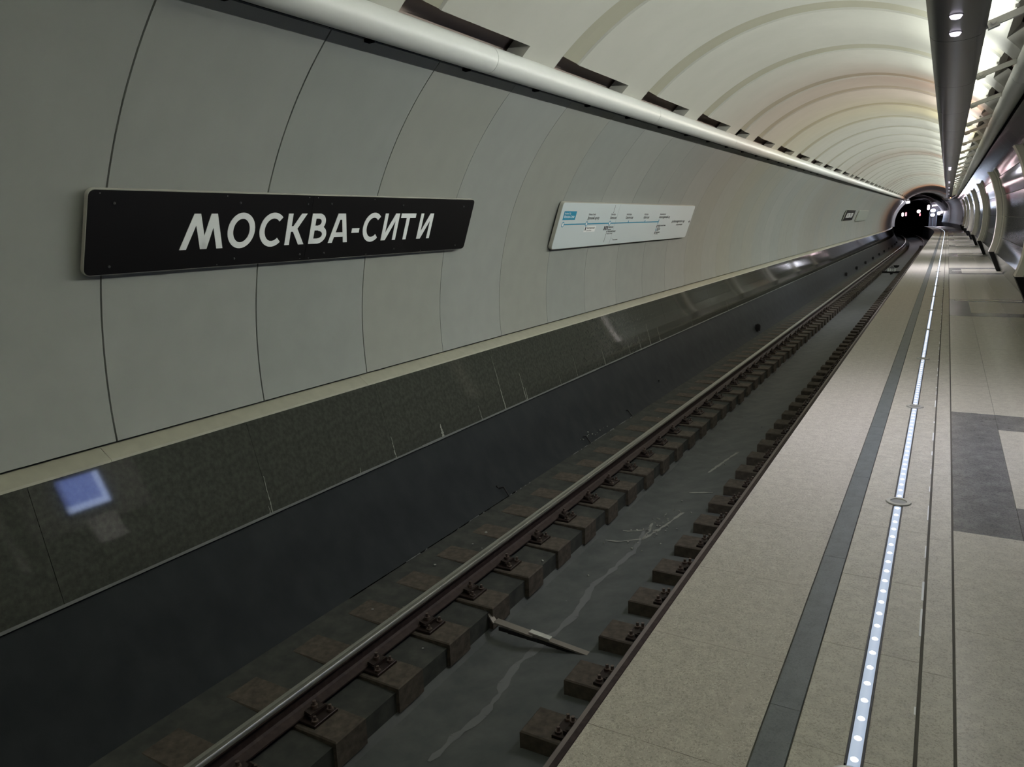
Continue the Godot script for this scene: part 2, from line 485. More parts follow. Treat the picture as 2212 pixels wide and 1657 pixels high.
func cornices() -> void:
	for side in [0, 1]:
		var t := struct("trim_1" if side == 0 else "trim_2", "rounded white cornice along the foot of the vault, " + ("track side" if side == 0 else "platform side"))
		var cen := Vector2(-3.302, 1.311) if side == 0 else Vector2(0.55, 1.35)
		var st := st_new()
		sweep(st, arc(cen, 0.106, 0, TAU - TAU / 36, 35), [0.0, -3.955], true, true, false, 0.7)
		var me := st.commit()
		var k := -2
		while -5.49 - 3.96 * k > END_Z + 2:
			var z: float = -5.49 - 3.96 * k + 3.96
			var p := obj("cornice_length", me, M.cornice, t, Vector3(bend(z), 0, z)); p.rotation.y = slope(z)
			k += 1
		# dark rebate behind the roll
		st = st_new()
		if side == 0: sweep(st, [Vector2(-3.56, 1.22), Vector2(-3.44, 1.36), Vector2(-3.36, 1.44)], zrange(NEAR_Z, END_Z), false, false, true)
		else: sweep(st, [Vector2(0.50, 1.44), Vector2(0.60, 1.36), Vector2(0.69, 1.20)], zrange(NEAR_Z, END_Z), false, false, true)
		obj("rebate", st, M.gap, t)
		if side == 0:
			st = st_new(); bx(st, Vector3.ZERO, Vector3(0.05, 0.022, 0.05))
			var clip := st.commit()
			var i := 0
			while -3.3 - 1.2 * i > -26.0:
				obj("clip", clip, M.gap, t, Vector3(-3.478, 1.250, -4.25 - 1.2 * i + 1.2)); i += 1

func spline(p: Array, n: int) -> Array:
	var out := []
	for i in p.size() - 1:
		var a: Vector2 = p[maxi(i - 1, 0)]; var b: Vector2 = p[i]; var c2: Vector2 = p[i + 1]; var d: Vector2 = p[mini(i + 2, p.size() - 1)]
		for k in n:
			out.append(b.cubic_interpolate(c2, a, d, float(k) / n))
	out.append(p[-1])
	return out

func wall_right() -> void:
	var w := struct("wall_right", "curved wall of dark green polished panels with cream arch ribs on the platform side")
	var prof := spline([Vector2(1.08, -1.0), Vector2(1.15, -0.74), Vector2(1.18, -0.4), Vector2(1.178, -0.03), Vector2(1.125, 0.34), Vector2(1.06, 0.57), Vector2(0.985, 0.80), Vector2(0.86, 1.02), Vector2(0.64, 1.24)], 5)
	var zend := -76.0
	var rows := [-1.0, -0.62, -0.12, 0.38, 0.80, 1.24]
	var pitch := 8.85 / 8
	var row_mesh := []
	for r in rows.size() - 1:
		var part := []
		for p in prof:
			if p.y >= rows[r] - 0.001 and p.y <= rows[r + 1] + 0.001: part.append(p)
		# make the row end exactly at its joints
		var lo := Vector2(at_y(prof, rows[r] + 0.006), rows[r] + 0.006); var hi := Vector2(at_y(prof, rows[r + 1] - 0.006), rows[r + 1] - 0.006)
		part = part.filter(func(q): return q.y > lo.y + 0.01 and q.y < hi.y - 0.01)
		part = [lo] + part + [hi]
		var back := []
		for p in part: back.append(p + Vector2(0.03, 0.0))
		var poly: Array = rev(part) + back   # downwards, the room is on the right hand
		var st := st_new(); sweep(st, poly, [-0.005, -pitch + 0.005], true, true, false, 0.9)
		row_mesh.append(st.commit())
	var k := -16
	while -14.0 - pitch * k > zend:
		for r in row_mesh.size():
			obj("wall_panel", row_mesh[r], M.wall_panel_dark, w, Vector3(bend(-14.0 - pitch * k), 0, -14.0 - pitch * k))
		k += 1
	var st2 := st_new()
	var bk := []
	for p in prof: bk.append(p + Vector2(0.012, 0.0))
	sweep(st2, rev(bk), zrange(NEAR_Z, zend), false, false, true)
	obj("joint_backing", st2, M.wall_joint, w)
	# sloped plinth under the panels
	k = -2
	var pm := st_new(); sweep(pm, [Vector2(1.085, -1.004), Vector2(1.27, FLOOR), Vector2(1.33, FLOOR), Vector2(1.15, -1.004)], [-0.004, -8.846], true, true)
	var pmesh := pm.commit()
	while -14.0 - 8.85 * k > zend:
		obj("plinth_slab", pmesh, M.plinth, w, Vector3(bend(-14.0 - 8.85 * k), 0, -14.0 - 8.85 * k)); k += 1
	# ribs
	var rp := []
	var rb := []
	for p in prof:
		if p.y < 0.99:
			rp.append(p + Vector2(0.02, 0.0)); rb.append(p + Vector2(-0.105, 0.0))
	var rst := st_new(); sweep(rst, rev(rb) + rp, [0.0, -0.38], true, true, false, 0.9)
	var ribm := rst.commit()
	rst = st_new(); sweep(rst, [Vector2(0.975, -1.0), Vector2(1.19, FLOOR), Vector2(1.31, FLOOR), Vector2(1.11, -1.0)], [0.0, -0.38], true, true)
	var legm := rst.commit()
	rp = []; rb = []
	for p in prof:
		if p.y < 0.99:
			rp.append(p + Vector2(0.02, 0.0)); rb.append(p + Vector2(-0.018, 0.0))
	rst = st_new(); sweep(rst, rev(rb) + rp, [0.0, -0.05], true, true, false, 0.9)
	var beadm := rst.commit()
	for i in range(-2, 7):
		var z := -14.0 - 8.85 * i
		var o := bend(z)
		var rib := obj("arch_rib", ribm, M.rib_cream, w, Vector3(o, 0, z))
		var leg := obj("rib_leg", legm, M.black, rib); leg.set_meta("label", "black leg under the cream rib")
		obj("rib_bead", beadm, M.rib_cream, w, Vector3(bend(z + 0.9), 0, z + 0.9))
	# plain bluish wall of the curve at the far end, with a dark base
	var fz := zrange(zend, -106.0)
	st2 = st_new(); sweep(st2, rev(prof).filter(func(q): return q.y > -1.01) + [Vector2(1.08, -1.06)], fz, false, false, true)
	obj("far_wall", st2, M.far_wall, w)
	st2 = st_new(); sweep(st2, [Vector2(1.07, -1.06), Vector2(1.25, FLOOR - 0.02)], fz, false, false, true)
	obj("far_base", st2, M.black, w)
	st2 = st_new()
	var a2 := []
	var a3 := []
	for p in prof:
		a2.append(p + Vector2(-0.10, 0)); a3.append(p + Vector2(0.02, 0))
	sweep(st2, rev(a2) + a3, [-96.0, -96.3], true, true, true, 0.9)
	obj("far_rib", st2, M.portal, w)

func at_y(p: Array, y: float) -> float:
	for i in p.size() - 1:
		if y >= p[i].y and y <= p[i + 1].y:
			return lerpf(p[i].x, p[i + 1].x, (y - p[i].y) / maxf(p[i + 1].y - p[i].y, 1e-6))
	return p[-1].x if y > p[-1].y else p[0].x

func bed_y(x: float) -> float:
	var p := [Vector2(-3.735, -2.735), Vector2(-3.6, -2.762), Vector2(-2.735, -2.795), Vector2(-2.70, -2.97), Vector2(-2.5, -2.99), Vector2(-1.95, -2.885), Vector2(-1.84, -2.865), Vector2(-0.9, -2.845)]
	for i in p.size() - 1:
		if x >= p[i].x and x <= p[i + 1].x: return lerpf(p[i].y, p[i + 1].y, (x - p[i].x) / (p[i + 1].x - p[i].x))
	return -2.8

func track_bed() -> void:
	var t := struct("floor_track", "dark concrete track bed with a wide central drain")
	var zs := zrange(NEAR_Z, -124.0)
	var st := st_new(); sweep(st, [Vector2(-2.735, -3.1), Vector2(-2.735, -2.795), Vector2(-3.6, -2.762), Vector2(-3.735, -2.735), Vector2(-3.76, -2.735)], zs, false, false, true)
	obj("bed_slab", st, M.track_concrete, t)
	st = st_new(); sweep(st, [Vector2(-0.70, -2.845), Vector2(-1.84, -2.865), Vector2(-1.95, -2.885), Vector2(-2.5, -2.99), Vector2(-2.70, -2.975), Vector2(-2.76, -2.90)], zs, false, false, true)
	obj("drain_channel", st, M.drain, t)
	st = st_new(); sweep(st, [Vector2(-0.74, FLOOR - 0.1), Vector2(-0.74, -2.86)], zrange(NEAR_Z, -108.0), false, false, true)
	obj("platform_face", st, M.lower_wall, t)

func paving() -> void:
	var f := struct("floor", "granite paved platform floor with a grey strip and inset light line")
	var far := -34.0
	# zone: x0, x1, pitch, offset, material, gap
	var zones := [[-0.836, -0.371, 0.6, -2.45, "granite_edge"], [-0.367, -0.278, 1.2, -2.2, "granite_strip"], [-0.274, -0.135, 0.6, -2.05, "granite_walk"], [-0.087, 0.032, 0.6, -2.05, "granite_walk"], [0.042, 0.130, 1.2, -2.6, "granite_walk"]]
	for zn in zones:
		var st := st_new()
		var wx: float = zn[1] - zn[0]
		var pz: float = zn[2]
		slab(st, Vector3(0, -0.025, 0), Vector3(wx, 0.05, pz - 0.0012), 0.001)
		var me := st.commit()
		var cx: float = (zn[0] + zn[1]) * 0.5
		var z: float = zn[3] + 8 * pz
		while z > far:
			obj("paving_slab", me, M[zn[4]], f, Vector3(cx, FLOOR, z - pz * 0.5)); z -= pz
		st = st_new()
		sweep(st, [Vector2(zn[0], FLOOR - 0.05), Vector2(zn[1], FLOOR - 0.05), Vector2(zn[1], FLOOR), Vector2(zn[0], FLOOR)], zrange(z, -104.0), true, true, true)
		obj("paving_band", st, M[zn[4]], f)
	# main floor: grid with dark framed fields, repeating with the arches
	var x0 := 0.1385
	var period := 8.85
	var cols := [[0.1385, 0.4185], [0.420, 0.8605], [0.862, 1.30]]
	var rows := [[0.0, 0.45, 1], [0.45, 2.08, 2], [2.08, 2.54, 1], [2.54, 3.6, 0], [3.6, 4.7, 0], [4.7, 5.75, 0], [5.75, 6.8, 0], [6.8, 7.85, 0], [7.85, 8.85, 0]]
	var cache := {}
	for p in range(-1, 12):
		for r in rows:
			for c in cols.size():
				var za: float = -3.95 - period * p - r[0]; var zb: float = -3.95 - period * p - r[1]
				if zb < -104.0 or za > NEAR_Z + 0.1: continue
				var grey: bool = r[2] == 1 or (r[2] == 2 and c == 0)
				var key := "%s_%s" % [c, r[1] - r[0]]
				if not cache.has(key):
					var st := st_new()
					slab(st, Vector3(0, -0.025, 0), Vector3(cols[c][1] - cols[c][0], 0.05, r[1] - r[0] - 0.0012), 0.001)
					cache[key] = st.commit()
				var zc := (za + zb) * 0.5
				var s := obj("floor_slab", cache[key], M.granite_grey if grey else M.granite_floor, f, Vector3((cols[c][0] + cols[c][1]) * 0.5 + bend(zc), FLOOR, zc))
				s.rotation.y = slope(zc)
	var st2 := st_new()
	sweep(st2, [Vector2(-0.78, FLOOR - 0.12), Vector2(1.36, FLOOR - 0.12), Vector2(1.36, FLOOR - 0.006), Vector2(-0.78, FLOOR - 0.006)], zrange(NEAR_Z, -104.0), true, true, true)
	obj("screed", st2, M.grout, f)
	# pale thresholds across the floor at the arches
	for z in [-15.15, -22.95, -31.9, -40.7]:
		st2 = st_new(); slab(st2, Vector3(0, 0.001, 0), Vector3(0.98, 0.006, 0.07), 0.002)
		obj("threshold_strip", st2, M.rib_cream, f, Vector3(0.70, FLOOR, z))
	# chipped pale edge beside the joint
	st2 = st_new()
	for i in 46:
		var zc2 := -2.3 - i * 0.42 - rng.randf() * 0.25
		var l2 := 0.04 + rng.randf() * 0.2
		bx(st2, Vector3(0.0285, FLOOR + 0.0006, zc2), Vector3(0.004 + rng.randf() * 0.005, 0.0016, l2))
	var chips := obj("edge_chips", st2, M.map_card, f); chips.set_meta("kind", "stuff")

func ends() -> void:
	var w := struct("wall_back", "plain end wall behind the viewer")
	var st := st_new(); bx(st, Vector3(-1.4, -0.4, NEAR_Z + 0.1), Vector3(8.5, 7.0, 0.2))
	obj("end_wall", st, M.tunnel_grey, w)
	var e := struct("wall_far", "far end of the station where the line curves left into a dark tunnel")
	# hood from the vault down to a lower arch
	st = st_new()
	var h := asin(1.9 / VR)
	var za := -86.5
	for b in bays: za = b[0] - b[1]
	za += 0.05
	var zb := END_Z - 4.0
	for i in 40:
		var f0: float = lerpf(-h, h, i / 40.0); var f1: float = lerpf(-h, h, (i + 1) / 40.0)
		var a := Vector3(VC.x + sin(f0) * VR + bend(za), VC.y + cos(f0) * VR, za); var b2 := Vector3(VC.x + sin(f1) * VR + bend(za), VC.y + cos(f1) * VR, za)
		var c := Vector3(VC.x + sin(f1) * 2.45 + bend(zb), VC.y + cos(f1) * 2.1, zb); var d := Vector3(VC.x + sin(f0) * 2.45 + bend(zb), VC.y + cos(f0) * 2.1, zb)
		quad(st, a, b2, c, d, Vector3(-sin(f0), -cos(f0), 0.3).normalized())
	obj("hood", st, M.vault, e)
	# lower soffit beyond
	st = st_new()
	var pts := []
	for i in 33:
		var f: float = lerpf(-1.25, 1.25, i / 32.0)
		pts.append(VC + Vector2(sin(f) * 2.45, cos(f) * 2.1))
	sweep(st, rev(pts), zrange(zb + 0.02, -107.0), false, false, true)
	obj("soffit", st, M.far_soffit, e)
	# lit portal rim closing the left wall
	st = st_new()
	var rim := arc(WC, WR + 0.02, PI - asin(0.85), PI + 0.12, 24)
	var rim2 := arc(WC, WR - 0.26, PI + 0.12, PI - asin(0.85), 24)
	sweep(st, rim2 + rim, [END_Z, END_Z - 0.4], true, true, true, 0.9)
	obj("portal_rim", st, M.portal, e)
	# the dark running tunnel beyond
	st = st_new()
	var tc := Vector2(-2.28, -0.75)
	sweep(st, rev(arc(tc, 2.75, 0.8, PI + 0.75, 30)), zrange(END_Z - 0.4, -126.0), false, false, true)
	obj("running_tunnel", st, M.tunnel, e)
	for z in [-97.0, -103.0, -109.0]:
		st = st_new()
		sweep(st, rev(arc(tc, 2.6, 0.85, PI + 0.3, 26)) + arc(tc, 2.75, 0.85, PI + 0.3, 26), [z, z - 0.35], true, true, true, 0.9)
		obj("tunnel_ring", st, M.tunnel_grey, e)
	st = st_new(); bx(st, Vector3(-5.0, -1.0, -126.1), Vector3(12, 8, 0.2))
	obj("tunnel_end", st, M.tunnel, e)
	# end wall of the platform with a dark doorway and pale mullions
	st = st_new()
	var zw := -105.9
	bx(st, Vector3(1.1, 0.2, zw - 0.1), Vector3(2.9, 3.6, 0.2))
	bx(st, Vector3(-0.74, 0.82, zw - 0.1), Vector3(0.8, 2.2, 0.2))
	bx(st, Vector3(-1.53, 0.2, zw - 0.1), Vector3(0.8, 3.6, 0.2))
	obj("end_panel", st, M.far_soffit, e)
	st = st_new(); bx(st, Vector3(-0.74, -0.9, zw - 0.6), Vector3(0.85, 1.4, 0.1))
	obj("doorway_void", st, M.black, e)
	st = st_new()
	for x in [-1.92, -1.55, -1.16, -0.33]: bx(st, Vector3(x, -0.55, zw + 0.05), Vector3(0.06, 1.9, 0.08))
	obj("mullion", st, M.far_wall, e)

# ------------------------------------------------------------------ things
func light_beam() -> void:
	var t := thing("light_beam", "long dark rounded lighting beam hung under the vault above the platform", "lamp")
	var hp := [Vector2(-0.209, 1.242), Vector2(-0.211, 1.235)]
	for k in range(1, 12):
		var x := lerpf(-0.211, 0.132, k / 12.0)
		var u := (k / 12.0 - 0.5) * 2.0
		hp.append(Vector2(x, 1.235 - 0.055 * sqrt(1.0 - u * u * 0.98)))
	hp += [Vector2(0.132, 1.235), Vector2(0.132, 1.262), Vector2(0.118, 1.262), Vector2(0.10, 1.225), Vector2(-0.18, 1.225), Vector2(-0.20, 1.242)]
	var meshes := {}
	var up := Basis(Vector3.RIGHT, PI / 2)
	for b in bays:
		var z0: float = b[0] + 0.12; var L: float = b[1]
		if z0 - L < -71.0 or z0 > 5.5: continue
		if not meshes.has(L):
			var st := st_new(); sweep(st, hp, [0.0, -L + 0.008], true, true, false, 0.75); meshes[L] = st.commit()
			st = st_new(); cyl(st, Vector3(-0.145, 0.007, -0.12), Vector3(-0.145, 0.007, -L + 0.5), 0.018, 0.018, 10); cyl(st, Vector3(0.06, 0.005, -0.12), Vector3(0.06, 0.005, -L + 0.5), 0.018, 0.018, 10); meshes["t%s" % L] = st.commit()
			st = st_new()
			bx(st, Vector3(0.34, 1.327, 0), Vector3(0.47, 0.045, 0.035), Basis(Vector3(0, 0, 1), 0.32))
			bx(st, Vector3(0.17, 1.262, 0), Vector3(0.07, 0.05, 0.06), Basis(Vector3(0, 0, 1), 0.32))
			cyl(st, Vector3(0.17, 1.27, 0.02), Vector3(0.17, 1.27, 0.05), 0.018, 0.018, 8)
			cyl(st, Vector3(0.30, 1.35, 0), Vector3(0.30, 1.37, 0), 0.012, 0.012, 8)
			meshes["b"] = st.commit()
		obj("housing", meshes[L], M.beam, t, Vector3(0, 0, z0))
		obj("bracket", meshes["b"], M.bracket, t, Vector3(0, 0, z0 + 0.004))
		var c := Color(0.99, 1.0, 0.975)
		var en := 1.0
		if b[2]: c = Color(1.0, 0.85, 0.78); en = 0.85
		elif absf(z0 + 17.2) < 0.3: c = Color(1.0, 0.96, 0.82)
		elif absf(z0 + 14.9) < 0.3: c = Color(1.0, 0.94, 0.90)
		elif z0 < -66.0: c = Color(1.0, 0.74, 0.60); en = 1.6
		var key := "lamp_%s" % c.to_html()
		if not M.has(key): glow(key, c, 2.0)
		if z0 > -2.6:
			area(Vector3(0.02, 1.285, z0 - 0.12 - (L - 0.62) * 0.5), Vector2(0.06, L - 0.62), 3.4 * (L - 0.62), c, Basis(Vector3(0, 0, 1), 0.05) * up)
			obj("light_tube", meshes["t%s" % L], M[key], t, Vector3(-0.04, 1.255, z0))
			continue
		obj("light_tube", meshes["t%s" % L], M[key], t, Vector3(-0.04, 1.255, z0))
		var zc := z0 - 0.12 - (L - 0.62) * 0.5
		# side lamp: thrown across the track at the vault and the panelled wall; small uplight for the near side
		area(Vector3(-0.185, 1.268, zc), Vector2(L - 0.62, 0.04), en * SIDE * (L - 0.62), c, Basis(Vector3.UP, PI / 2) * Basis(Vector3.RIGHT, -0.5))
		area(Vector3(0.02, 1.285, zc), Vector2(0.06, L - 0.62), en * UPL * (L - 0.62), c, Basis(Vector3(0, 0, 1), 0.4) * up)
	var ss := st_new(); cyl(ss, Vector3(0, 0.02, 0), Vector3(0, -0.004, 0), 0.036, 0.036, 20, false); cyl(ss, Vector3(0, -0.004, 0), Vector3(0, -0.019, 0), 0.036, 0.026, 20, false); cyl(ss, Vector3(0, -0.019, 0), Vector3(0, -0.026, 0), 0.026, 0.0, 20, false)
	var rim := st_new()
	for k in 24:
		var a := TAU * k / 24; var a2 := TAU * (k + 1) / 24
		quad(rim, Vector3(cos(a), 0, sin(a)) * 0.036, Vector3(cos(a2), 0, sin(a2)) * 0.036, Vector3(cos(a2), 0.1, sin(a2)) * 0.042, Vector3(cos(a), 0.1, sin(a)) * 0.042, Vector3(0, -1, 0))
	var sm := ss.commit(); var rm := rim.commit()
	glow("spot_glow", Color(0.96, 0.93, 1.0), 1.0)
	for z in [-5.64, -6.16, -23.6, -24.2, -24.8, -34.2, -35.4, -42.4, -48.2, -56.0]:
		var s := obj("spotlight", sm, M.spot_glow, t, Vector3(-0.05, 1.176, z))
		obj("spotlight_rim", rm, M.black, s)
		var l := SpotLight3D.new(); l.name = numbered("spot_light"); add_child(l, true)
		l.position = Vector3(-0.05, 1.14, z); l.rotation.x = -PI / 2
		l.light_energy = 1.9 if z > -10.0 else 3.0; l.spot_angle = 68.0; l.spot_angle_attenuation = 1.6; l.spot_range = 30.0; l.spot_attenuation = 2.0; l.light_size = 0.03; l.light_color = Color(0.97, 0.95, 1.0); l.shadow_enabled = true

func rails() -> void:
	var head := 0.035
	var half := [Vector2(0.066, -0.152), Vector2(0.066, -0.142), Vector2(0.020, -0.125), Vector2(0.0085, -0.112), Vector2(0.0075, -0.052), Vector2(0.014, -0.042), Vector2(head, -0.035), Vector2(head, -0.010), Vector2(0.026, -0.001)]
	var prof := half.duplicate()
	for i in range(half.size() - 1, -1, -1): prof.append(Vector2(-half[i].x, half[i].y))
	var spec := [[-3.0756, "far steel running rail on sleepers beside the dark granite wall", 1.0], [-1.4856, "near steel running rail partly hidden below the platform edge", -1.0]]
	for s in spec:
		var t := thing("rail", s[1], "rail", Vector3.ZERO, "running rails of the track")
		var p := []
		for q in prof: p.append(q + Vector2(s[0], -2.589))
		var zs := zrange(5.0, -118.0)
		var st := st_new(); sweep(st, p, zs, true, true, true, 0.9)
		obj("rail_body", st, M.rail_steel, t)
		st = st_new()
		var top := [Vector2(0.0352, -0.024), Vector2(0.0352, -0.0095), Vector2(0.0265, 0.0004), Vector2(0.004, 0.001), Vector2(0.0, -0.0006), Vector2(-0.004, 0.001), Vector2(-0.0265, 0.0004), Vector2(-0.0352, -0.0095)]
		if s[2] < 0: top = [Vector2(0.0352, -0.024), Vector2(0.0352, -0.0095), Vector2(0.0265, 0.0004), Vector2(0.002, 0.001)]
		var tp := []
		for q in top: tp.append(Vector2(q.x * s[2], q.y) + Vector2(s[0], -2.589))
		sweep(st, tp if s[2] > 0 else rev(tp), zs, false, false, true, 0.7)
		var r := obj("running_surface", st, M.rail_worn if s[2] > 0 else M.rail_dull, t); r.set_meta("label", "worn shiny top of the rail")

func sleepers() -> void:
	# a short timber block with its rail chair; built once for each rail, then copied
	var st := st_new(); slab(st, Vector3(0, -0.085, 0), Vector3(0.92, 0.17, 0.25), 0.008)
	var block := st.commit()
	st = st_new(); slab(st, Vector3(0, 0.010, 0), Vector3(0.37, 0.019, 0.19), 0.003)
	var plate := st.commit()
	var clamps := []
	for s in [-1.0, 1.0]:
		st = st_new()
		bx(st, Vector3(s * 0.093, 0.042, 0), Vector3(0.05, 0.022, 0.11), Basis(Vector3(0, 0, 1), -s * 0.25))
		bx(st, Vector3(s * 0.118, 0.028, 0), Vector3(0.022, 0.03, 0.13))
		clamps.append(st.commit())
	st = st_new(); cyl(st, Vector3(0, 0.02, 0), Vector3(0, 0.10, 0), 0.011, 0.011, 8); cyl(st, Vector3(0, 0.052, 0), Vector3(0, 0.075, 0), 0.021, 0.021, 6)
	var bolt := st.commit()
	st = st_new(); cyl(st, Vector3(0, 0.019, 0), Vector3(0, 0.032, 0), 0.022, 0.02, 8); cyl(st, Vector3(0, 0.03, 0), Vector3(0, 0.056, 0), 0.0125, 0.011, 4)
	var screw := st.commit()
	var far_st := st_new()
	slab(far_st, Vector3(0, -0.085, 0), Vector3(0.92, 0.17, 0.25), 0.008)
	for side in 2:
		var cx := -3.165 if side == 0 else -1.395
		var rx := -3.0756 if side == 0 else -1.4856
		var grp := "short sleepers under the far rail" if side == 0 else "short sleepers under the near rail"
		var proto: Node3D
		for k in range(-3, 133):
			var z := -2.76 - 0.556 * k
			var lab: String
			var where := "under the far rail" if side == 0 else "under the near rail by the platform"
			var vis := k
			if vis >= 0 and vis < 40: lab = "timber sleeper %s, %s from the camera" % [where, nth(vis)]
			elif vis < 0: lab = "timber sleeper %s, cut off by the lower frame edge" % where
			else: lab = "tiny distant timber sleeper %s, beyond the first forty" % where
			var o: Node3D
			if k < 40:
				if proto == null:
					proto = Node3D.new()
					obj("timber_block", block, M.timber, proto)
					obj("base_plate", plate, M.fastening, proto, Vector3(rx - cx, 0, 0))
					for cm in clamps: obj("rail_clamp", cm, M.fastening, proto, Vector3(rx - cx, 0, 0))
					for s in [-1.0, 1.0]:
						obj("clamp_bolt", bolt, M.bolt, proto, Vector3(rx - cx + s * 0.098, 0, 0))
						for s2 in [-1.0, 1.0]:
							obj("plate_screw", screw, M.bolt, proto, Vector3(rx - cx + s * 0.158, 0, s2 * 0.062))
					o = proto
				else: o = proto.duplicate()
			else:
				o = Node3D.new()
				obj("timber_block", block, M.timber, o)
				obj("base_plate", plate, M.fastening, o, Vector3(rx - cx, 0, 0))
			o.name = numbered("sleeper"); add_child(o, true)
			var jit := 0.0 if k > 30 else (rng.randf() - 0.5) * 0.03
			o.position = Vector3(cx + bend(z) + jit * 0.6, -2.760 + (rng.randf() - 0.5) * 0.006, z + jit * 0.4)
			if k < 40:
				for ch in o.get_children():
					if ch.name != "timber_block": ch.position.x = ch.position.x
			o.rotation.y = slope(z)
			tag(o, lab, "sleeper", grp)

func led_strip() -> void:
	# light line in the floor: 2.3 m lengths between ring discs, a lens each 0.1 m
	glow("led_lens", Color(0.93, 0.95, 1.0), 1.6)
	var dif := glow("led_diffuser", Color(0.82, 0.89, 1.0), 0.36)
	dif.albedo_color = Color(0.7, 0.74, 0.78)
	var st := st_new()
	# lens: a low dome
	for i in 12:
		var a := TAU * i / 12; var b := TAU * (i + 1) / 12
		var pa := Vector3(cos(a) * 0.0115, 0, sin(a) * 0.0125); var pb := Vector3(cos(b) * 0.0115, 0, sin(b) * 0.0125)
		var ma := pa * 0.6 + Vector3(0, 0.004, 0); var mb := pb * 0.6 + Vector3(0, 0.004, 0)
		quad(st, pa, pb, mb, ma, (pa * 60 + Vector3.UP).normalized())
		tri(st, ma, mb, Vector3(0, 0.005, 0), Vector3.UP)
	var lens := st.commit()
	st = st_new(); bx(st, Vector3(-0.0215, -0.006, -1.08), Vector3(0.004, 0.02, 2.16)); bx(st, Vector3(0.0215, -0.006, -1.08), Vector3(0.004, 0.02, 2.16)); bx(st, Vector3(0, -0.014, -1.08), Vector3(0.045, 0.006, 2.16))
	var chan := st.commit()
	st = st_new(); sweep(st, [Vector2(-0.0165, -0.008), Vector2(0.0165, -0.008), Vector2(0.0165, -0.001), Vector2(0.011, 0.0015), Vector2(-0.011, 0.0015), Vector2(-0.0165, -0.001)], [0.0, -2.16], true, true)
	var diff := st.commit()
	st = st_new()
	for q in range(13, 22): pass
	var many := st_new()
	for i in 22:
		many.append_from(lens, 0, Transform3D(Basis(), Vector3(0, 0.001, -0.03 - 0.1 * i)))
	var joined := many.commit()
	# ring disc
	st = st_new()
	var n := 40
	for k in n:
		var a := TAU * k / n; var b := TAU * (k + 1) / n
		var da := Vector3(cos(a), 0, sin(a)); var db := Vector3(cos(b), 0, sin(b))
		var rr := [0.062, 0.059, 0.040, 0.036]
		var hh := [0.0, 0.007, 0.007, 0.001]
		for i in 3:
			var nn: Vector3 = (da + db).normalized() * [1.0, 0.0, -1.0][i] + Vector3(0, [0.5, 1.0, 0.6][i], 0)
			quad(st, da * rr[i] + Vector3.UP * hh[i], db * rr[i] + Vector3.UP * hh[i], db * rr[i + 1] + Vector3.UP * hh[i + 1], da * rr[i + 1] + Vector3.UP * hh[i + 1], nn.normalized())
	var ringm := st.commit()
	st = st_new(); cyl(st, Vector3(0, -0.01, 0), Vector3(0, 0.003, 0), 0.037, 0.037, 32)
	var insm := st.commit()
	var x := -0.111
	var proto: Node3D; var proto_far: Node3D; var ring0: Node3D
	for k in range(-2, 43):
		var z := -1.945 - BAY * k
		if z < -100.0: break
		var lab := "flush floor light strip between the %s and the next ring disc from the camera" % nth(k) if k >= 0 and k < 20 else ("floor light strip far away where the platform edge bends left" if k >= 20 else "flush floor light strip at the lower edge before the first ring disc")
		var s: Node3D
		if k < 13:
			if proto == null:
				s = Node3D.new(); proto = s
				obj("channel", chan, M.led_frame, s); obj("diffuser", diff, M.led_diffuser, s)
				for i in 22: obj("led_lens", lens, M.led_lens, s, Vector3(0, 0.001, -0.03 - 0.1 * i))
			else: s = proto.duplicate()
		else:
			if proto_far == null:
				s = Node3D.new(); proto_far = s
				obj("channel", chan, M.led_frame, s); obj("diffuser", diff, M.led_diffuser, s)
				var jl := obj("led_lens", joined, M.led_lens, s); jl.set_meta("kind", "stuff")
			else: s = proto_far.duplicate()
		s.name = numbered("led_strip"); add_child(s, true)
		s.position = Vector3(x + bend(z - 0.07), FLOOR, z - 0.07); s.rotation.y = slope(z - 1.0)
		tag(s, lab, "light strip", "floor light strips along the platform edge")
		var r: Node3D
		if ring0 == null:
			r = Node3D.new(); ring0 = r
			obj("ring", ringm, M.pale_metal, r); obj("insert", insm, M.ring_insert, r)
		else: r = ring0.duplicate()
		r.name = numbered("ring_disc"); add_child(r, true)
		r.position = Vector3(x + bend(z), FLOOR + 0.0005, z)
		tag(r, ("pale round ring disc on the floor light line, %s from the camera" % nth(k)) if k >= 0 and k < 20 else "tiny distant ring disc on the floor light line near the bend", "floor disc", "ring discs on the light line")
		if k >= -1 and k < 16:
			area(Vector3(x, FLOOR + 0.012, z - 1.15), Vector2(0.03, 2.1), 0.022, Color(0.78, 0.86, 1.0), Basis(Vector3.RIGHT, PI / 2))

# ---- lettering in strokes
func stroke(st: SurfaceTool, x0: float, y0: float, x1: float, y1: float, w: float, d: float) -> void:
	prism(st, [Vector2(x0 - w / 2, y0), Vector2(x0 + w / 2, y0), Vector2(x1 + w / 2, y1), Vector2(x1 - w / 2, y1)], 0.0, d)

func bowl(st: SurfaceTool, c: Vector2, rx: float, ry: float, t: float, a0: float, a1: float, d: float) -> void:
	var n := 36
	for k in n:
		var a := lerpf(a0, a1, float(k) / n); var b := lerpf(a0, a1, float(k + 1) / n)
		prism(st, [c + Vector2(cos(a) * rx, sin(a) * ry), c + Vector2(cos(b) * rx, sin(b) * ry), c + Vector2(cos(b) * (rx - t), sin(b) * (ry - t * 0.92)), c + Vector2(cos(a) * (rx - t), sin(a) * (ry - t * 0.92))], 0.0, d)

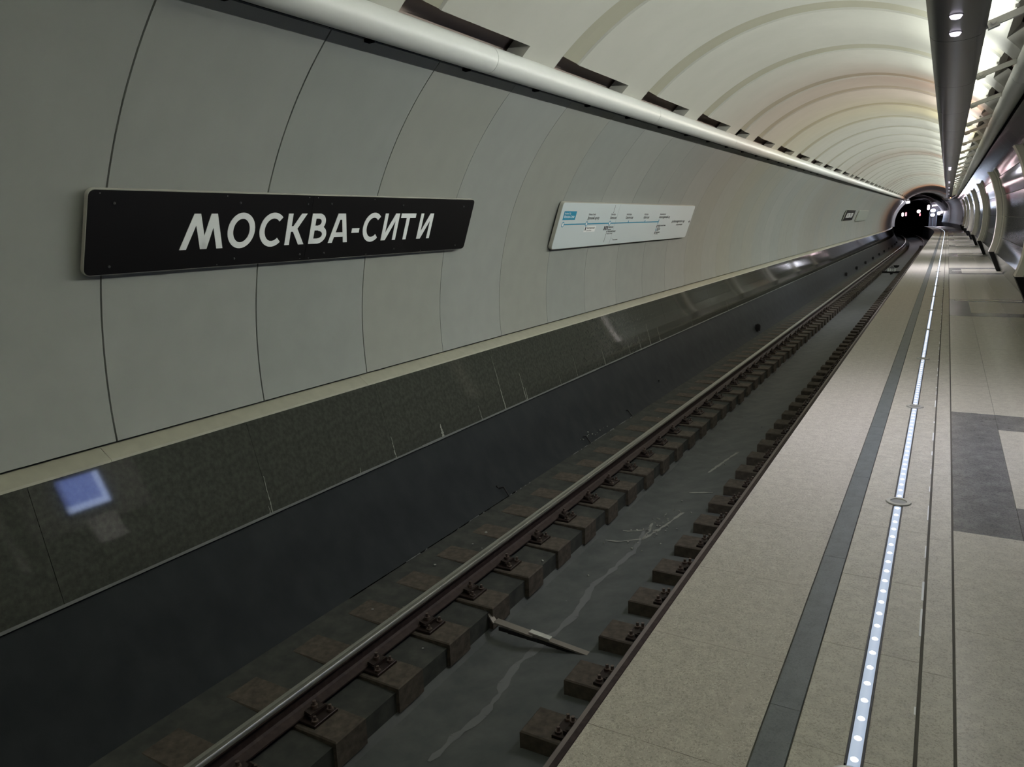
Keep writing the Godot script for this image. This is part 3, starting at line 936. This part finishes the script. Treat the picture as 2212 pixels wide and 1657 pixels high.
func station_letters() -> Array:
	var d := 0.003; var b := 0.1345; var t := 0.373
	var out := []
	var st := st_new()   # M
	stroke(st, 0.645, b, 0.731, t, 0.050, d); stroke(st, 0.731, t, 0.803, b, 0.050, d); stroke(st, 0.803, b, 0.862, t, 0.050, d); stroke(st, 0.862, t, 0.932, b, 0.050, d)
	out.append(st)
	st = st_new(); bowl(st, Vector2(1.101, 0.254), 0.117, 0.126, 0.046, 0, TAU, d); out.append(st)
	st = st_new(); bowl(st, Vector2(1.383, 0.254), 0.122, 0.126, 0.046, 0.82, TAU - 0.82, d); out.append(st)
	st = st_new(); stroke(st, 1.538, b, 1.538, t, 0.046, d); stroke(st, 1.590, 0.252, 1.675, t, 0.056, d); stroke(st, 1.682, b, 1.592, 0.262, 0.056, d); stroke(st, 1.575, 0.236, 1.575, 0.277, 0.05, d); out.append(st)
	st = st_new(); stroke(st, 1.782, b, 1.782, t, 0.046, d)
	for r in [[0.1345, 0.175], [0.240, 0.278], [0.334, 0.373]]: prism(st, [Vector2(1.78, r[0]), Vector2(1.85, r[0]), Vector2(1.85, r[1]), Vector2(1.78, r[1])], 0.0, d)
	bowl(st, Vector2(1.838, 0.3065), 0.074, 0.0665, 0.044, -PI / 2, PI / 2, d); bowl(st, Vector2(1.848, 0.206), 0.092, 0.072, 0.046, -PI / 2, PI / 2, d); out.append(st)
	st = st_new(); stroke(st, 1.998, b, 2.064, t, 0.046, d); stroke(st, 2.174, b, 2.104, t, 0.046, d); prism(st, [Vector2(2.055, t), Vector2(2.055, t - 0.05), Vector2(2.115, t - 0.05), Vector2(2.115, t)], 0.0, d); prism(st, [Vector2(2.02, 0.182), Vector2(2.15, 0.182), Vector2(2.14, 0.219), Vector2(2.03, 0.219)], 0.0, d); out.append(st)
	st = st_new(); prism(st, [Vector2(2.232, 0.212), Vector2(2.322, 0.212), Vector2(2.322, 0.250), Vector2(2.232, 0.250)], 0.0, d); out.append(st)
	st = st_new(); bowl(st, Vector2(2.488, 0.254), 0.122, 0.126, 0.046, 0.82, TAU - 0.82, d); out.append(st)
	for x in [2.626, 3.140]:
		st = st_new(); stroke(st, x + 0.022, b, x + 0.022, t, 0.043, d); stroke(st, x + 0.178, b, x + 0.178, t, 0.043, d); stroke(st, x + 0.030, b, x + 0.170, t, 0.052, d); out.append(st)
		if x < 3.0:
			st = st_new(); prism(st, [Vector2(2.851, 0.333), Vector2(3.064, 0.333), Vector2(3.064, t), Vector2(2.851, t)], 0.0, d); stroke(st, 2.957, b, 2.957, t, 0.046, d); out.append(st)
	return out

func rounded(x0: float, y0: float, x1: float, y1: float, r: float, corners := [true, true, true, true]) -> Array:
	var out := []
	var cs := [Vector2(x1 - r, y0 + r), Vector2(x1 - r, y1 - r), Vector2(x0 + r, y1 - r), Vector2(x0 + r, y0 + r)]
	var raw := [Vector2(x1, y0), Vector2(x1, y1), Vector2(x0, y1), Vector2(x0, y0)]
	for k in 4:
		if corners[k]:
			for i in 7:
				var a := -PI / 2 + k * PI / 2 + (PI / 2) * i / 6.0
				out.append(cs[k] + Vector2(cos(a), sin(a)) * r)
		else: out.append(raw[k])
	return out

func sign_basis(up: Vector2) -> Basis:
	var v := up.normalized()
	return Basis(Vector3(0, 0, -1), Vector3(v.x, v.y, 0), Vector3(v.y, -v.x, 0))

func station_sign() -> Node3D:
	var t := thing("station_sign", "long black station name sign with white lettering and rounded corners nearest the camera", "sign", Vector3(-4.31, -0.215, -2.56), "black station name signs on the curved wall")
	t.basis = sign_basis(Vector2(0.17, 0.49))
	var H := 0.515
	var st := st_new(); prism(st, rounded(0, 0, 4.0, H, 0.042), -0.03, -0.004)
	obj("backing_board", st, M.sign_edge, t)
	st = st_new(); prism(st, rounded(0.005, 0.005, 1.742, H - 0.005, 0.038, [false, false, true, true]), -0.004, 0.0)
	obj("face_plate", st, M.sign_black, t)
	st = st_new(); prism(st, rounded(1.7455, 0.005, 3.996, H - 0.005, 0.038, [true, true, false, false]), -0.004, 0.0)
	obj("face_plate", st, M.sign_black, t)
	for l in station_letters(): obj("letter", l, M.sign_white, t, Vector3(0, 0, 0.0002))
	st = st_new(); cyl(st, Vector3.ZERO, Vector3(0, 0, 0.004), 0.0085, 0.007, 12); cyl(st, Vector3(0, 0, 0.004), Vector3(0, 0, 0.006), 0.007, 0.003, 12)
	var sc := st.commit()
	for p in [[0.16, 0.435], [0.155, 0.053], [1.064, 0.447], [1.069, 0.054], [1.693, 0.446], [1.691, 0.055], [1.946, 0.449], [1.951, 0.053], [2.847, 0.447], [2.838, 0.051], [3.817, 0.442], [3.823, 0.046]]:
		obj("screw", sc, M.screw, t, Vector3(p[0], p[1], 0))
	st = st_new(); cyl(st, Vector3.ZERO, Vector3(0, 0, 0.0015), 0.0035, 0.0035, 8)
	var rv := st.commit()
	for p in [[0.07, 0.492], [0.95, 0.492], [1.70, 0.495], [1.79, 0.495], [2.45, 0.492], [0.93, 0.018], [1.70, 0.02], [1.79, 0.02], [2.47, 0.018], [3.25, 0.018]]:
		obj("rivet", rv, M.screw, t, Vector3(p[0], p[1], 0))
	st = st_new(); bx(st, Vector3.ZERO, Vector3(0.05, 0.3, 0.032))
	var so := st.commit()
	for x in [0.3, 1.2, 2.2, 3.2, 3.75]: obj("standoff", so, M.gap, t, Vector3(x, 0.26, -0.045))
	return t

func text(parent: Node3D, what: String, at: Vector2, h: float, m: Material, align := HORIZONTAL_ALIGNMENT_LEFT) -> void:
	var tm := TextMesh.new()
	var f := SystemFont.new(); f.font_names = PackedStringArray(["Droid Sans"])
	tm.font = f; tm.text = what; tm.font_size = 32; tm.pixel_size = h / 23.0; tm.depth = 0.001
	tm.curve_step = 2.0; tm.horizontal_alignment = align; tm.vertical_alignment = VERTICAL_ALIGNMENT_BOTTOM
	var o := obj("lettering", tm, m, parent, Vector3(at.x, at.y - h * 0.25, 0.001))
	o.set_meta("label", "printed station name")

func flat(parent: Node3D, called: String, poly: Array, m: Material, d := 0.0008) -> void:
	var st := st_new(); prism(st, poly, 0.0, d); obj(called, st, m, parent)

func box2(x0: float, y0: float, x1: float, y1: float) -> Array:
	return [Vector2(x0, y0), Vector2(x1, y0), Vector2(x1, y1), Vector2(x0, y1)]

func line_map() -> Node3D:
	var t := thing("line_map", "long white metro line map board with a thin blue line, beside the nearest name sign", "sign", Vector3(-4.334, -0.31, -8.61), "")
	t.basis = sign_basis(Vector2(0.194, 0.583))
	var st := st_new(); prism(st, rounded(0, 0, 5.7, 0.612, 0.045), -0.05, -0.004)
	obj("board_box", st, M.sign_edge, t)
	st = st_new(); prism(st, rounded(0.006, 0.006, 1.898, 0.606, 0.042, [false, false, true, true]), -0.004, 0.0); obj("face_plate", st, M.map_white, t)
	st = st_new(); prism(st, rounded(1.902, 0.006, 5.694, 0.606, 0.042, [true, true, false, false]), -0.004, 0.0); obj("face_plate", st, M.map_white, t)
	flat(t, "current_stop_block", box2(0.09, 0.384, 0.46, 0.498), M.map_blue)
	text(t, "Москва-Сити", Vector2(0.115, 0.405), 0.036, M.map_card)
	text(t, "Moskva-City", Vector2(0.115, 0.455), 0.024, M.map_card)
	flat(t, "route_line", box2(0.14, 0.317, 3.84, 0.333), M.map_blue)
	for x in [0.14, 0.87, 1.69]:
		var s2 := st_new(); bowl(s2, Vector2(x, 0.325), 0.036, 0.036, 0.012, 0, TAU, 0.0016); obj("stop_ring", s2, M.map_blue, t)
		s2 = st_new(); cyl(s2, Vector3(x, 0.325, 0.0), Vector3(x, 0.325, 0.0013), 0.025, 0.025, 16); obj("stop_ring", s2, M.map_card, t)
	for x in [2.42, 3.16]: flat(t, "stop_tick", box2(x - 0.012, 0.325, x + 0.012, 0.358), M.map_blue, 0.0012)
	flat(t, "stop_tick", box2(3.82, 0.288, 3.845, 0.362), M.map_blue, 0.0012)
	var names := [["Деловой центр", "Delovoy Tsentr", 0.86], ["Киевская", "Kiyevskaya", 1.65], ["Смоленская", "Smolenskaya", 2.26], ["Арбатская", "Arbatskaya", 3.04], ["Александровский сад", "Alexandrovsky Sad", 3.80]]
	for nm in names:
		text(t, nm[0], Vector2(nm[2], 0.382), 0.040, M.map_text)
		text(t, nm[1], Vector2(nm[2], 0.440), 0.026, M.map_grey)
	text(t, "до Александровского сада", Vector2(4.56, 0.300), 0.044, M.map_text)
	text(t, "to Alexandrovsky Sad", Vector2(4.86, 0.246), 0.028, M.map_grey)
	flat(t, "arrow", [Vector2(5.57, 0.318), Vector2(5.61, 0.318), Vector2(5.61, 0.345), Vector2(5.655, 0.31), Vector2(5.61, 0.275), Vector2(5.61, 0.302), Vector2(5.57, 0.302)], M.map_text)
	flat(t, "transfer_card", box2(0.84, 0.212, 1.22, 0.296), M.map_card)
	flat(t, "transfer_mark", box2(0.87, 0.235, 0.90, 0.282), M.map_text, 0.0014)
	text(t, "Выставочная", Vector2(0.93, 0.250), 0.030, M.map_text)
	text(t, "Vystavochnaya", Vector2(0.93, 0.222), 0.018, M.map_grey)
	for x in [1.53, 1.585, 1.64]: flat(t, "transfer_mark", box2(x, 0.225, x + 0.034, 0.285), M.map_text)
	text(t, "Киевская", Vector2(1.69, 0.252), 0.030, M.map_text); text(t, "Kiyevskaya", Vector2(1.69, 0.222), 0.018, M.map_grey)
	text(t, "Киевский вокзал", Vector2(1.70, 0.188), 0.028, M.map_text); text(t, "Kiyevsky Terminal", Vector2(1.70, 0.160), 0.018, M.map_grey)
	flat(t, "transfer_mark", [Vector2(1.65, 0.21), Vector2(1.68, 0.21), Vector2(1.665, 0.185)], M.map_text)
	for i in 7: flat(t, "dashed_route", box2(1.665, 0.044 + i * 0.021, 1.679, 0.044 + i * 0.021 + 0.013), M.map_text)
	for i in 6: flat(t, "dashed_route", box2(1.712, 0.478 + i * 0.019, 1.726, 0.478 + i * 0.019 + 0.012), M.map_text)
	for i in 3:
		flat(t, "transfer_mark", box2(3.815, 0.225 - i * 0.058, 3.845, 0.272 - i * 0.058), M.map_text if i != 1 else M.map_blue)
		text(t, ["Библиотека им. Ленина", "Арбатская", "Боровицкая"][i], Vector2(3.87, 0.243 - i * 0.058), 0.026, M.map_text)
		text(t, ["Lenin Library", "Arbatskaya", "Borovitskaya"][i], Vector2(3.87, 0.222 - i * 0.058), 0.016, M.map_grey)
	text(t, "Схема линии", Vector2(2.0, 0.058), 0.022, M.map_grey)
	flat(t, "scratch_mark", [Vector2(1.935, 0.10), Vector2(1.94, 0.10), Vector2(2.0, 0.075), Vector2(1.996, 0.071)], M.map_grey)
	st = st_new(); bx(st, Vector3.ZERO, Vector3(0.06, 0.36, 0.022))
	var so := st.commit()
	for x in [0.4, 1.6, 2.9, 4.2, 5.3]: obj("standoff", so, M.gap, t, Vector3(x, 0.3, -0.06))
	return t

func wall_signs() -> void:
	var a := station_sign()
	var b := line_map()
	var a2: Node3D = a.duplicate(); a2.name = numbered("station_sign"); add_child(a2, true)
	a2.position = a.position + Vector3(0, 0, -36.75)
	a2.set_meta("label", "small distant black station name sign far along the curved grey wall")
	var b2: Node3D = b.duplicate(); b2.name = numbered("line_map"); add_child(b2, true)
	b2.position = b.position + Vector3(0, 0, -36.75)
	for ch in b2.get_children():
		var nm := String(ch.name)
		if nm.begins_with("face_plate"): ch.material_override = M.board_dim
		elif not (nm.begins_with("board") or nm.begins_with("standoff")): b2.remove_child(ch); ch.free()
	b2.set_meta("label", "small distant dull grey board just beyond the second black name sign")

func ribbon(st: SurfaceTool, path: Array, w0: float, w1: float, lift: float) -> void:
	# an irregular thin crust that follows the bed
	var lw := w0
	for i in path.size() - 1:
		var a: Vector2 = path[i]; var b: Vector2 = path[i + 1]
		var n := maxi(2, int(a.distance_to(b) / 0.05))
		for k in n:
			var p := a.lerp(b, float(k) / n); var q := a.lerp(b, float(k + 1) / n)
			var nw := lerpf(w0, w1, rng.randf())
			var d := (b - a).normalized(); var s := Vector2(-d.y, d.x)
			var P := [p + s * lw, p - s * lw, q - s * nw, q + s * nw]
			var V := []
			for v in P: V.append(Vector3(v.x, bed_y(v.x) + lift, v.y))
			quad(st, V[0], V[1], V[2], V[3], Vector3.UP)
			var c := (p + q) * 0.5
			lw = nw

func track_items() -> void:
	# crossing flat bar
	var t := thing("cross_bar", "grey metal strip lying across the drain between the rails", "bar", Vector3(-2.3, -2.86, -4.27))
	var st := st_new()
	bx(st, Vector3(0.02, -0.005, 0.0), Vector3(0.78, 0.012, 0.05), Basis(Vector3(0, 0, 1), -0.05) * Basis(Vector3.UP, -0.06))
	bx(st, Vector3(-0.42, 0.035, -0.03), Vector3(0.13, 0.012, 0.045), Basis(Vector3(0, 0, 1), -0.6) * Basis(Vector3.UP, -0.35))
	bx(st, Vector3(-0.2, 0.006, 0.012), Vector3(0.32, 0.014, 0.03), Basis(Vector3(0, 0, 1), -0.05) * Basis(Vector3.UP, -0.06))
	obj("strip", st, M.flat_bar, t)
	st = st_new(); bx(st, Vector3(0.01, 0.011, 0.0), Vector3(0.17, 0.008, 0.045), Basis(Vector3(0, 0, 1), -0.05) * Basis(Vector3.UP, -0.06))
	var tp := obj("bright_plate", st, M.tape, t); tp.set_meta("label", "shiny pale plate on the strip")
	st = st_new()
	for i in 9: bx(st, Vector3(-0.28 + i * 0.078, -0.016 - i * 0.003, 0.022 + 0.003 * (i % 2)), Vector3(0.08, 0.022 + 0.008 * rng.randf(), 0.012))
	obj("rubber_skirt", st, M.black, t)
	# small black boxes along the foot of the wall
	st = st_new(); slab(st, Vector3(0, 0.03, 0), Vector3(0.11, 0.13, 0.12), 0.012)
	bx(st, Vector3(0, 0.098, 0.02), Vector3(0.04, 0.02, 0.04))
	var body := st.commit()
	st = st_new(); bx(st, Vector3(0, -0.045, 0), Vector3(0.13, 0.02, 0.16))
	var foot := st.commit()
	var k := 0
	for z in [-18.65, -37.2, -41.8, -46.6, -51.5, -56.4, -61.1, -66.0, -71.0, -76.0, -81.0]:
		var o := thing("trackside_box", "small black box at the wall foot, " + ("alone and nearest the camera" if k == 0 else nth(k) + " of the distant row counted from the camera"), "box", Vector3(-3.80 + bend(z), -2.60, z), "small black boxes along the wall foot")
		obj("body", body, M.black, o); obj("foot_plate", foot, M.black, o)
		k += 1
	# marker in the track
	t = thing("track_marker", "white number plate on a dark low stand between the rails", "sign", Vector3(-2.25, -2.95, -42.5))
	st = st_new(); bx(st, Vector3(0, 0.12, 0), Vector3(0.86, 0.10, 0.10)); bx(st, Vector3(0, 0.04, -0.02), Vector3(0.12, 0.12, 0.1))
	obj("stand", st, M.black, t)
	st = st_new(); prism(st, [Vector2(-0.19, 0.16), Vector2(0.18, 0.16), Vector2(0.19, 0.31), Vector2(-0.185, 0.31)], 0.06, 0.08)
	obj("plate", st, M.sign_white, t)
	st = st_new(); prism(st, [Vector2(-0.14, 0.31), Vector2(0.16, 0.31), Vector2(0.02, 0.44)], 0.02, 0.06)
	obj("gable", st, M.map_grey, t)
	st = st_new(); prism(st, arc(Vector2(0.20, 0.46), 0.13, PI, TAU, 12), -0.05, 0.0)
	obj("scoop", st, M.black, t)
	var tm := TextMesh.new(); var f := SystemFont.new(); f.font_names = PackedStringArray(["Droid Sans"]); tm.font = f
	tm.text = "175"; tm.font_size = 32; tm.pixel_size = 0.0052; tm.depth = 0.002; tm.vertical_alignment = VERTICAL_ALIGNMENT_CENTER
	obj("number", tm, M.map_text, t, Vector3(-0.005, 0.235, 0.082))
	# lime crusts and crumbs on the bed
	st = st_new()
	var path := []
	var z2 := -2.95
	while z2 > -6.75:
		path.append(Vector2(-2.30 + 0.035 * sin(z2 * 5.0) + (rng.randf() - 0.5) * 0.03, z2)); z2 -= 0.12
	ribbon(st, path, 0.010, 0.045, 0.003)
	var crust := obj("lime_crust", st, M.calcite_dim); tag(crust, "long pale lime streak along the middle of the drain", "stain", "", "stuff")
	st = st_new()
	ribbon(st, [Vector2(-2.34, -6.80), Vector2(-2.28, -6.35), Vector2(-2.18, -6.75), Vector2(-2.12, -7.1)], 0.006, 0.03, 0.003)
	ribbon(st, [Vector2(-2.62, -6.25), Vector2(-2.42, -6.32), Vector2(-2.30, -6.36)], 0.004, 0.016, 0.004)
	ribbon(st, [Vector2(-2.56, -6.55), Vector2(-2.36, -6.60)], 0.006, 0.02, 0.004)
	ribbon(st, [Vector2(-2.25, -7.75), Vector2(-1.98, -7.72)], 0.008, 0.025, 0.004)
	ribbon(st, [Vector2(-2.24, -8.5), Vector2(-2.15, -9.1), Vector2(-2.10, -9.35)], 0.01, 0.03, 0.003)
	ribbon(st, [Vector2(-1.86, -9.05), Vector2(-1.68, -9.0)], 0.02, 0.06, 0.004)
	crust = obj("lime_crust", st, M.calcite); tag(crust, "scattered white lime patches on the drain floor before the near rail", "stain", "", "stuff")
	st = st_new()
	for s in [[-4.6, -4.9], [-5.2, -5.95], [-6.35, -6.8], [-7.9, -9.2], [-9.4, -10.3]]:
		ribbon(st, [Vector2(-3.728, s[0]), Vector2(-3.728, s[1])], 0.003, 0.011, 0.004)
	crust = obj("lime_crust", st, M.calcite_dim); tag(crust, "thin broken pale line along the concrete joint beyond the far rail", "stain", "", "stuff")
	st = st_new()
	ribbon(st, [Vector2(-3.728, -3.9), Vector2(-3.728, -6.5)], 0.003, 0.007, 0.0035)
	crust = obj("joint_crack", st, M.gap); tag(crust, "dark crack line in the concrete beyond the far rail", "crack", "", "stuff")
	st = st_new()
	for i in 90:
		var c: Vector2
		if i < 45: c = Vector2(-2.25 + rng.randfn(0, 0.10), -6.6 + rng.randfn(0, 0.35))
		elif i < 60: c = Vector2(-3.80 + rng.randfn(0, 0.05), -8.7 + rng.randfn(0, 0.3))
		else: c = Vector2(-3.6 + rng.randf() * 1.7, -3.0 - rng.randf() * 8.0)
		var r := 0.004 + rng.randf() * 0.009
		var y := bed_y(clampf(c.x, -3.7, -1.0))
		if c.x < -3.735: y = -2.735 + (-3.735 - c.x) * 0.9
		bx(st, Vector3(c.x, y + r * 0.4, c.y), Vector3(r * 1.6, r, r * 1.3), Basis(Vector3.UP, rng.randf() * 3.0) * Basis(Vector3.RIGHT, 0.4))
	var cr := obj("lime_crumbs", st, M.calcite); tag(cr, "white lime crumbs scattered over the track bed", "debris", "", "stuff")
	# stubs of wire and a pin beyond the far rail
	st = st_new(); cyl(st, Vector3.ZERO, Vector3(0.01, 0.12, 0), 0.012, 0.01, 8); cyl(st, Vector3(0.01, 0.12, 0), Vector3(0.012, 0.135, 0), 0.014, 0.012, 8)
	var pin := obj("ground_pin", st, M.black, null, Vector3(-3.90, -2.66, -11.55)); tag(pin, "thin black pin standing on the sloping concrete beyond the far rail", "pin")
	var q := 0
	for p in [[-3.84, -2.66, -8.4, "beside the white crumbs"], [-3.83, -2.655, -6.3, "nearest the camera, above the dark joint crack"], [-3.85, -2.665, -9.9, "farthest from the camera"]]:
		st = st_new(); cyl(st, Vector3.ZERO, Vector3(0.05, 0.015, -0.02), 0.009, 0.009, 8); cyl(st, Vector3(0.05, 0.015, -0.02), Vector3(0.13, -0.06, 0.01), 0.009, 0.008, 8); cyl(st, Vector3.ZERO, Vector3(-0.012, 0.03, 0.02), 0.009, 0.008, 8)
		var wv := obj("wire_stub", st, M.black, null, Vector3(p[0], p[1], p[2])); tag(wv, "short bent black wire stub, " + p[3], "wire", "wire stubs beyond the far rail")
		q += 1

func info_board() -> void:
	# lit display on the platform wall beside the camera; it shows as a reflection in the granite
	var t := thing("information_board", "grey wall board with a lit bluish display, seen mirrored in the dark granite", "display", Vector3(1.06, -0.33, -5.27))
	t.basis = Basis(Vector3.UP, -PI / 2)
	var st := st_new(); prism(st, rounded(-0.80, -0.38, 0.80, 0.36, 0.03), -0.06, 0.0)
	obj("board", st, M.board_grey, t)
	glow("display_blue", Color(0.45, 0.58, 1.0), 2.4)
	glow("display_white", Color(0.74, 0.82, 1.0), 5.0)
	st = st_new(); prism(st, box2(-0.27, -0.16, 0.29, 0.30), 0.0, 0.02)
	obj("display", st, M.display_blue, t)
	st = st_new(); prism(st, box2(-0.27, -0.16, 0.29, -0.07), 0.02, 0.023); prism(st, box2(-0.27, -0.07, -0.19, 0.30), 0.02, 0.023)
	obj("display_band", st, M.display_white, t)
	st = st_new(); prism(st, box2(-0.32, -0.2, 0.34, 0.34), 0.0, 0.006)
	obj("bezel", st, M.black, t)
	area(Vector3(1.02, -0.26, -5.27), Vector2(0.5, 0.42), 0.12, Color(0.6, 0.7, 1.0), Basis(Vector3.UP, PI / 2))

func far_lights() -> void:
	var glows := {"a": [Color(0.95, 0.93, 1.0), 1.5], "b": [Color(1.0, 0.88, 0.9), 1.3], "c": [Color(1.0, 0.35, 0.45), 0.6], "d": [Color(0.85, 0.9, 1.0), 1.0]}
	for k in glows: glow("far_%s_glow" % k, glows[k][0], glows[k][1])
	var list := [
		["signal_lamp", "pinkish white signal lamp on the left side of the dark tunnel", "lamp", Vector3(-4.34, -0.02, -95.0), Vector2(0.22, 0.42), "b", 0.3],
		["signal_lamp", "dim red signal lamp right beside the pinkish white one", "lamp", Vector3(-4.02, 0.0, -95.1), Vector2(0.16, 0.42), "c", 0.01],
		["tunnel_lamp", "round white lamp high in the middle of the dark tunnel", "lamp", Vector3(-2.8, 0.26, -95.0), Vector2(0.36, 0.36), "b", 0.5],
		["tunnel_lamp", "small pink glowing lamp just below the round white tunnel lamp", "lamp", Vector3(-2.66, -0.1, -95.2), Vector2(0.14, 0.3), "c", 0.01],
		["corner_lamp", "white lamp at the upper left corner of the far end wall", "lamp", Vector3(-2.1, 0.72, -105.55), Vector2(0.28, 0.62), "b", 0.3],
		["wall_lamp", "upper bluish lit panel on the far end wall", "lamp", Vector3(-1.59, 0.34, -105.55), Vector2(0.56, 0.42), "d", 0.4],
		["wall_lamp", "lower bluish lit panel on the far end wall under another", "lamp", Vector3(-1.6, -0.18, -105.55), Vector2(0.48, 0.36), "d", 0.4],
		["door_lamp", "bright lamp on the left above the dark far doorway", "lamp", Vector3(-0.96, 0.0, -105.55), Vector2(0.36, 0.42), "a", 0.3],
		["door_lamp", "pinkish lamp on the right above the dark far doorway", "lamp", Vector3(-0.67, 0.14, -105.45), Vector2(0.26, 0.36), "b", 0.3]]
	for d in list:
		var t := thing(d[0], d[1], d[2], d[3])
		var st := st_new(); prism(st, rounded(-d[4].x / 2, -d[4].y / 2, d[4].x / 2, d[4].y / 2, minf(d[4].x, d[4].y) * 0.45), 0.0, 0.06); obj("lens", st, M["far_%s_glow" % d[5]], t)
		st = st_new(); prism(st, rounded(-d[4].x / 2 - 0.02, -d[4].y / 2 - 0.02, d[4].x / 2 + 0.02, d[4].y / 2 + 0.02, minf(d[4].x, d[4].y) * 0.45), -0.12, 0.0); obj("case", st, M.black, t)
		var l := OmniLight3D.new(); l.name = numbered("lamp_light"); add_child(l, true)
		l.position = d[3] + Vector3(0, 0, 0.25); l.light_energy = d[6]; l.light_size = d[4].x * 0.5; l.omni_range = 40; l.omni_attenuation = 2.0; l.shadow_enabled = true
		l.light_color = M["far_%s_glow" % d[5]].emission
	# row of tubes across the ceiling of the far curve
	var t2 := thing("ceiling_tube", "bright white tube light across the ceiling of the far curve", "lamp", Vector3(-0.95, 0.98, -105.0))
	var s := st_new(); cyl(s, Vector3(-0.78, -0.09, 0), Vector3(0.72, 0.09, 0), 0.09, 0.09, 12); obj("tube", s, M.far_a_glow, t2)
	s = st_new(); bx(s, Vector3(0, 0.14, 0), Vector3(1.6, 0.04, 0.2), Basis(Vector3(0, 0, 1), 0.12)); obj("housing", s, M.bracket, t2)
	area(Vector3(-0.95, 0.86, -104.8), Vector2(1.5, 0.2), 3.0, Color(0.85, 0.92, 1.0), Basis(Vector3.RIGHT, -PI / 2))
	var t3 := thing("ceiling_spot", "round white ceiling spot right of the far tube light", "lamp", Vector3(-0.02, 1.0, -102.0))
	s = st_new(); cyl(s, Vector3(0, 0.1, 0), Vector3(0, -0.1, 0), 0.14, 0.12, 16); obj("lens", s, M.far_a_glow, t3)
	s = st_new(); cyl(s, Vector3(0, 0.22, 0), Vector3(0, 0.1, 0), 0.16, 0.16, 16); obj("case", s, M.bracket, t3)
	area(Vector3(-0.02, 0.85, -101.5), Vector2(0.3, 0.3), 2.5, Color(0.88, 0.93, 1.0), Basis(Vector3.RIGHT, -PI / 2))
	# added warm uplight over the platform side cornice, there to light the hood
	var t5 := thing("added_uplight", "small added warm uplight over the platform side cornice that lights the far hood", "lamp", Vector3(0.40 + bend(-84.0), 1.42, -84.0))
	s = st_new(); bx(s, Vector3(0, 0.05, 0), Vector3(0.12, 0.02, 1.4)); obj("lens", s, glow("added_warm_glow", Color(1.0, 0.66, 0.48), 2.0), t5)
	s = st_new(); bx(s, Vector3(0, 0.015, 0), Vector3(0.16, 0.05, 1.5)); obj("case", s, M.bracket, t5)
	area(t5.position + Vector3(0, 0.075, 0), Vector2(0.12, 1.4), 9.0, Color(1.0, 0.66, 0.48), Basis(Vector3(0, 0, 1), 0.7) * Basis(Vector3.RIGHT, PI / 2 - 0.4))
	# lamp that lights the portal rim
	var t4 := thing("portal_lamp", "small white lamp on the cornice near the far tunnel mouth", "lamp", Vector3(-3.10 + bend(-88.5), 1.20, -88.5))
	s = st_new(); cyl(s, Vector3(0, 0.1, 0), Vector3(0.02, -0.12, 0), 0.16, 0.16, 14); obj("lens", s, M.far_a_glow, t4)
	s = st_new(); cyl(s, Vector3(0, 0.18, 0), Vector3(0, 0.1, 0), 0.18, 0.18, 14); obj("case", s, M.bracket, t4)
	var pl := OmniLight3D.new(); pl.name = numbered("lamp_light"); add_child(pl, true)
	pl.position = Vector3(-3.3 + bend(-88.5), 1.0, -88.5); pl.light_energy = 3.2; pl.light_size = 0.15; pl.omni_range = 40; pl.omni_attenuation = 2.0; pl.shadow_enabled = true; pl.light_color = Color(0.95, 0.95, 1.0)

func _ready() -> void:
	rng.seed = 20240611
	camera_and_light()
	lay_bays()
	materials()
	light_beam()
	wall_left()
	ceiling()
	cornices()
	wall_right()
	track_bed()
	paving()
	ends()
	wall_signs()
	rails()
	sleepers()
	led_strip()
	track_items()
	info_board()
	far_lights()
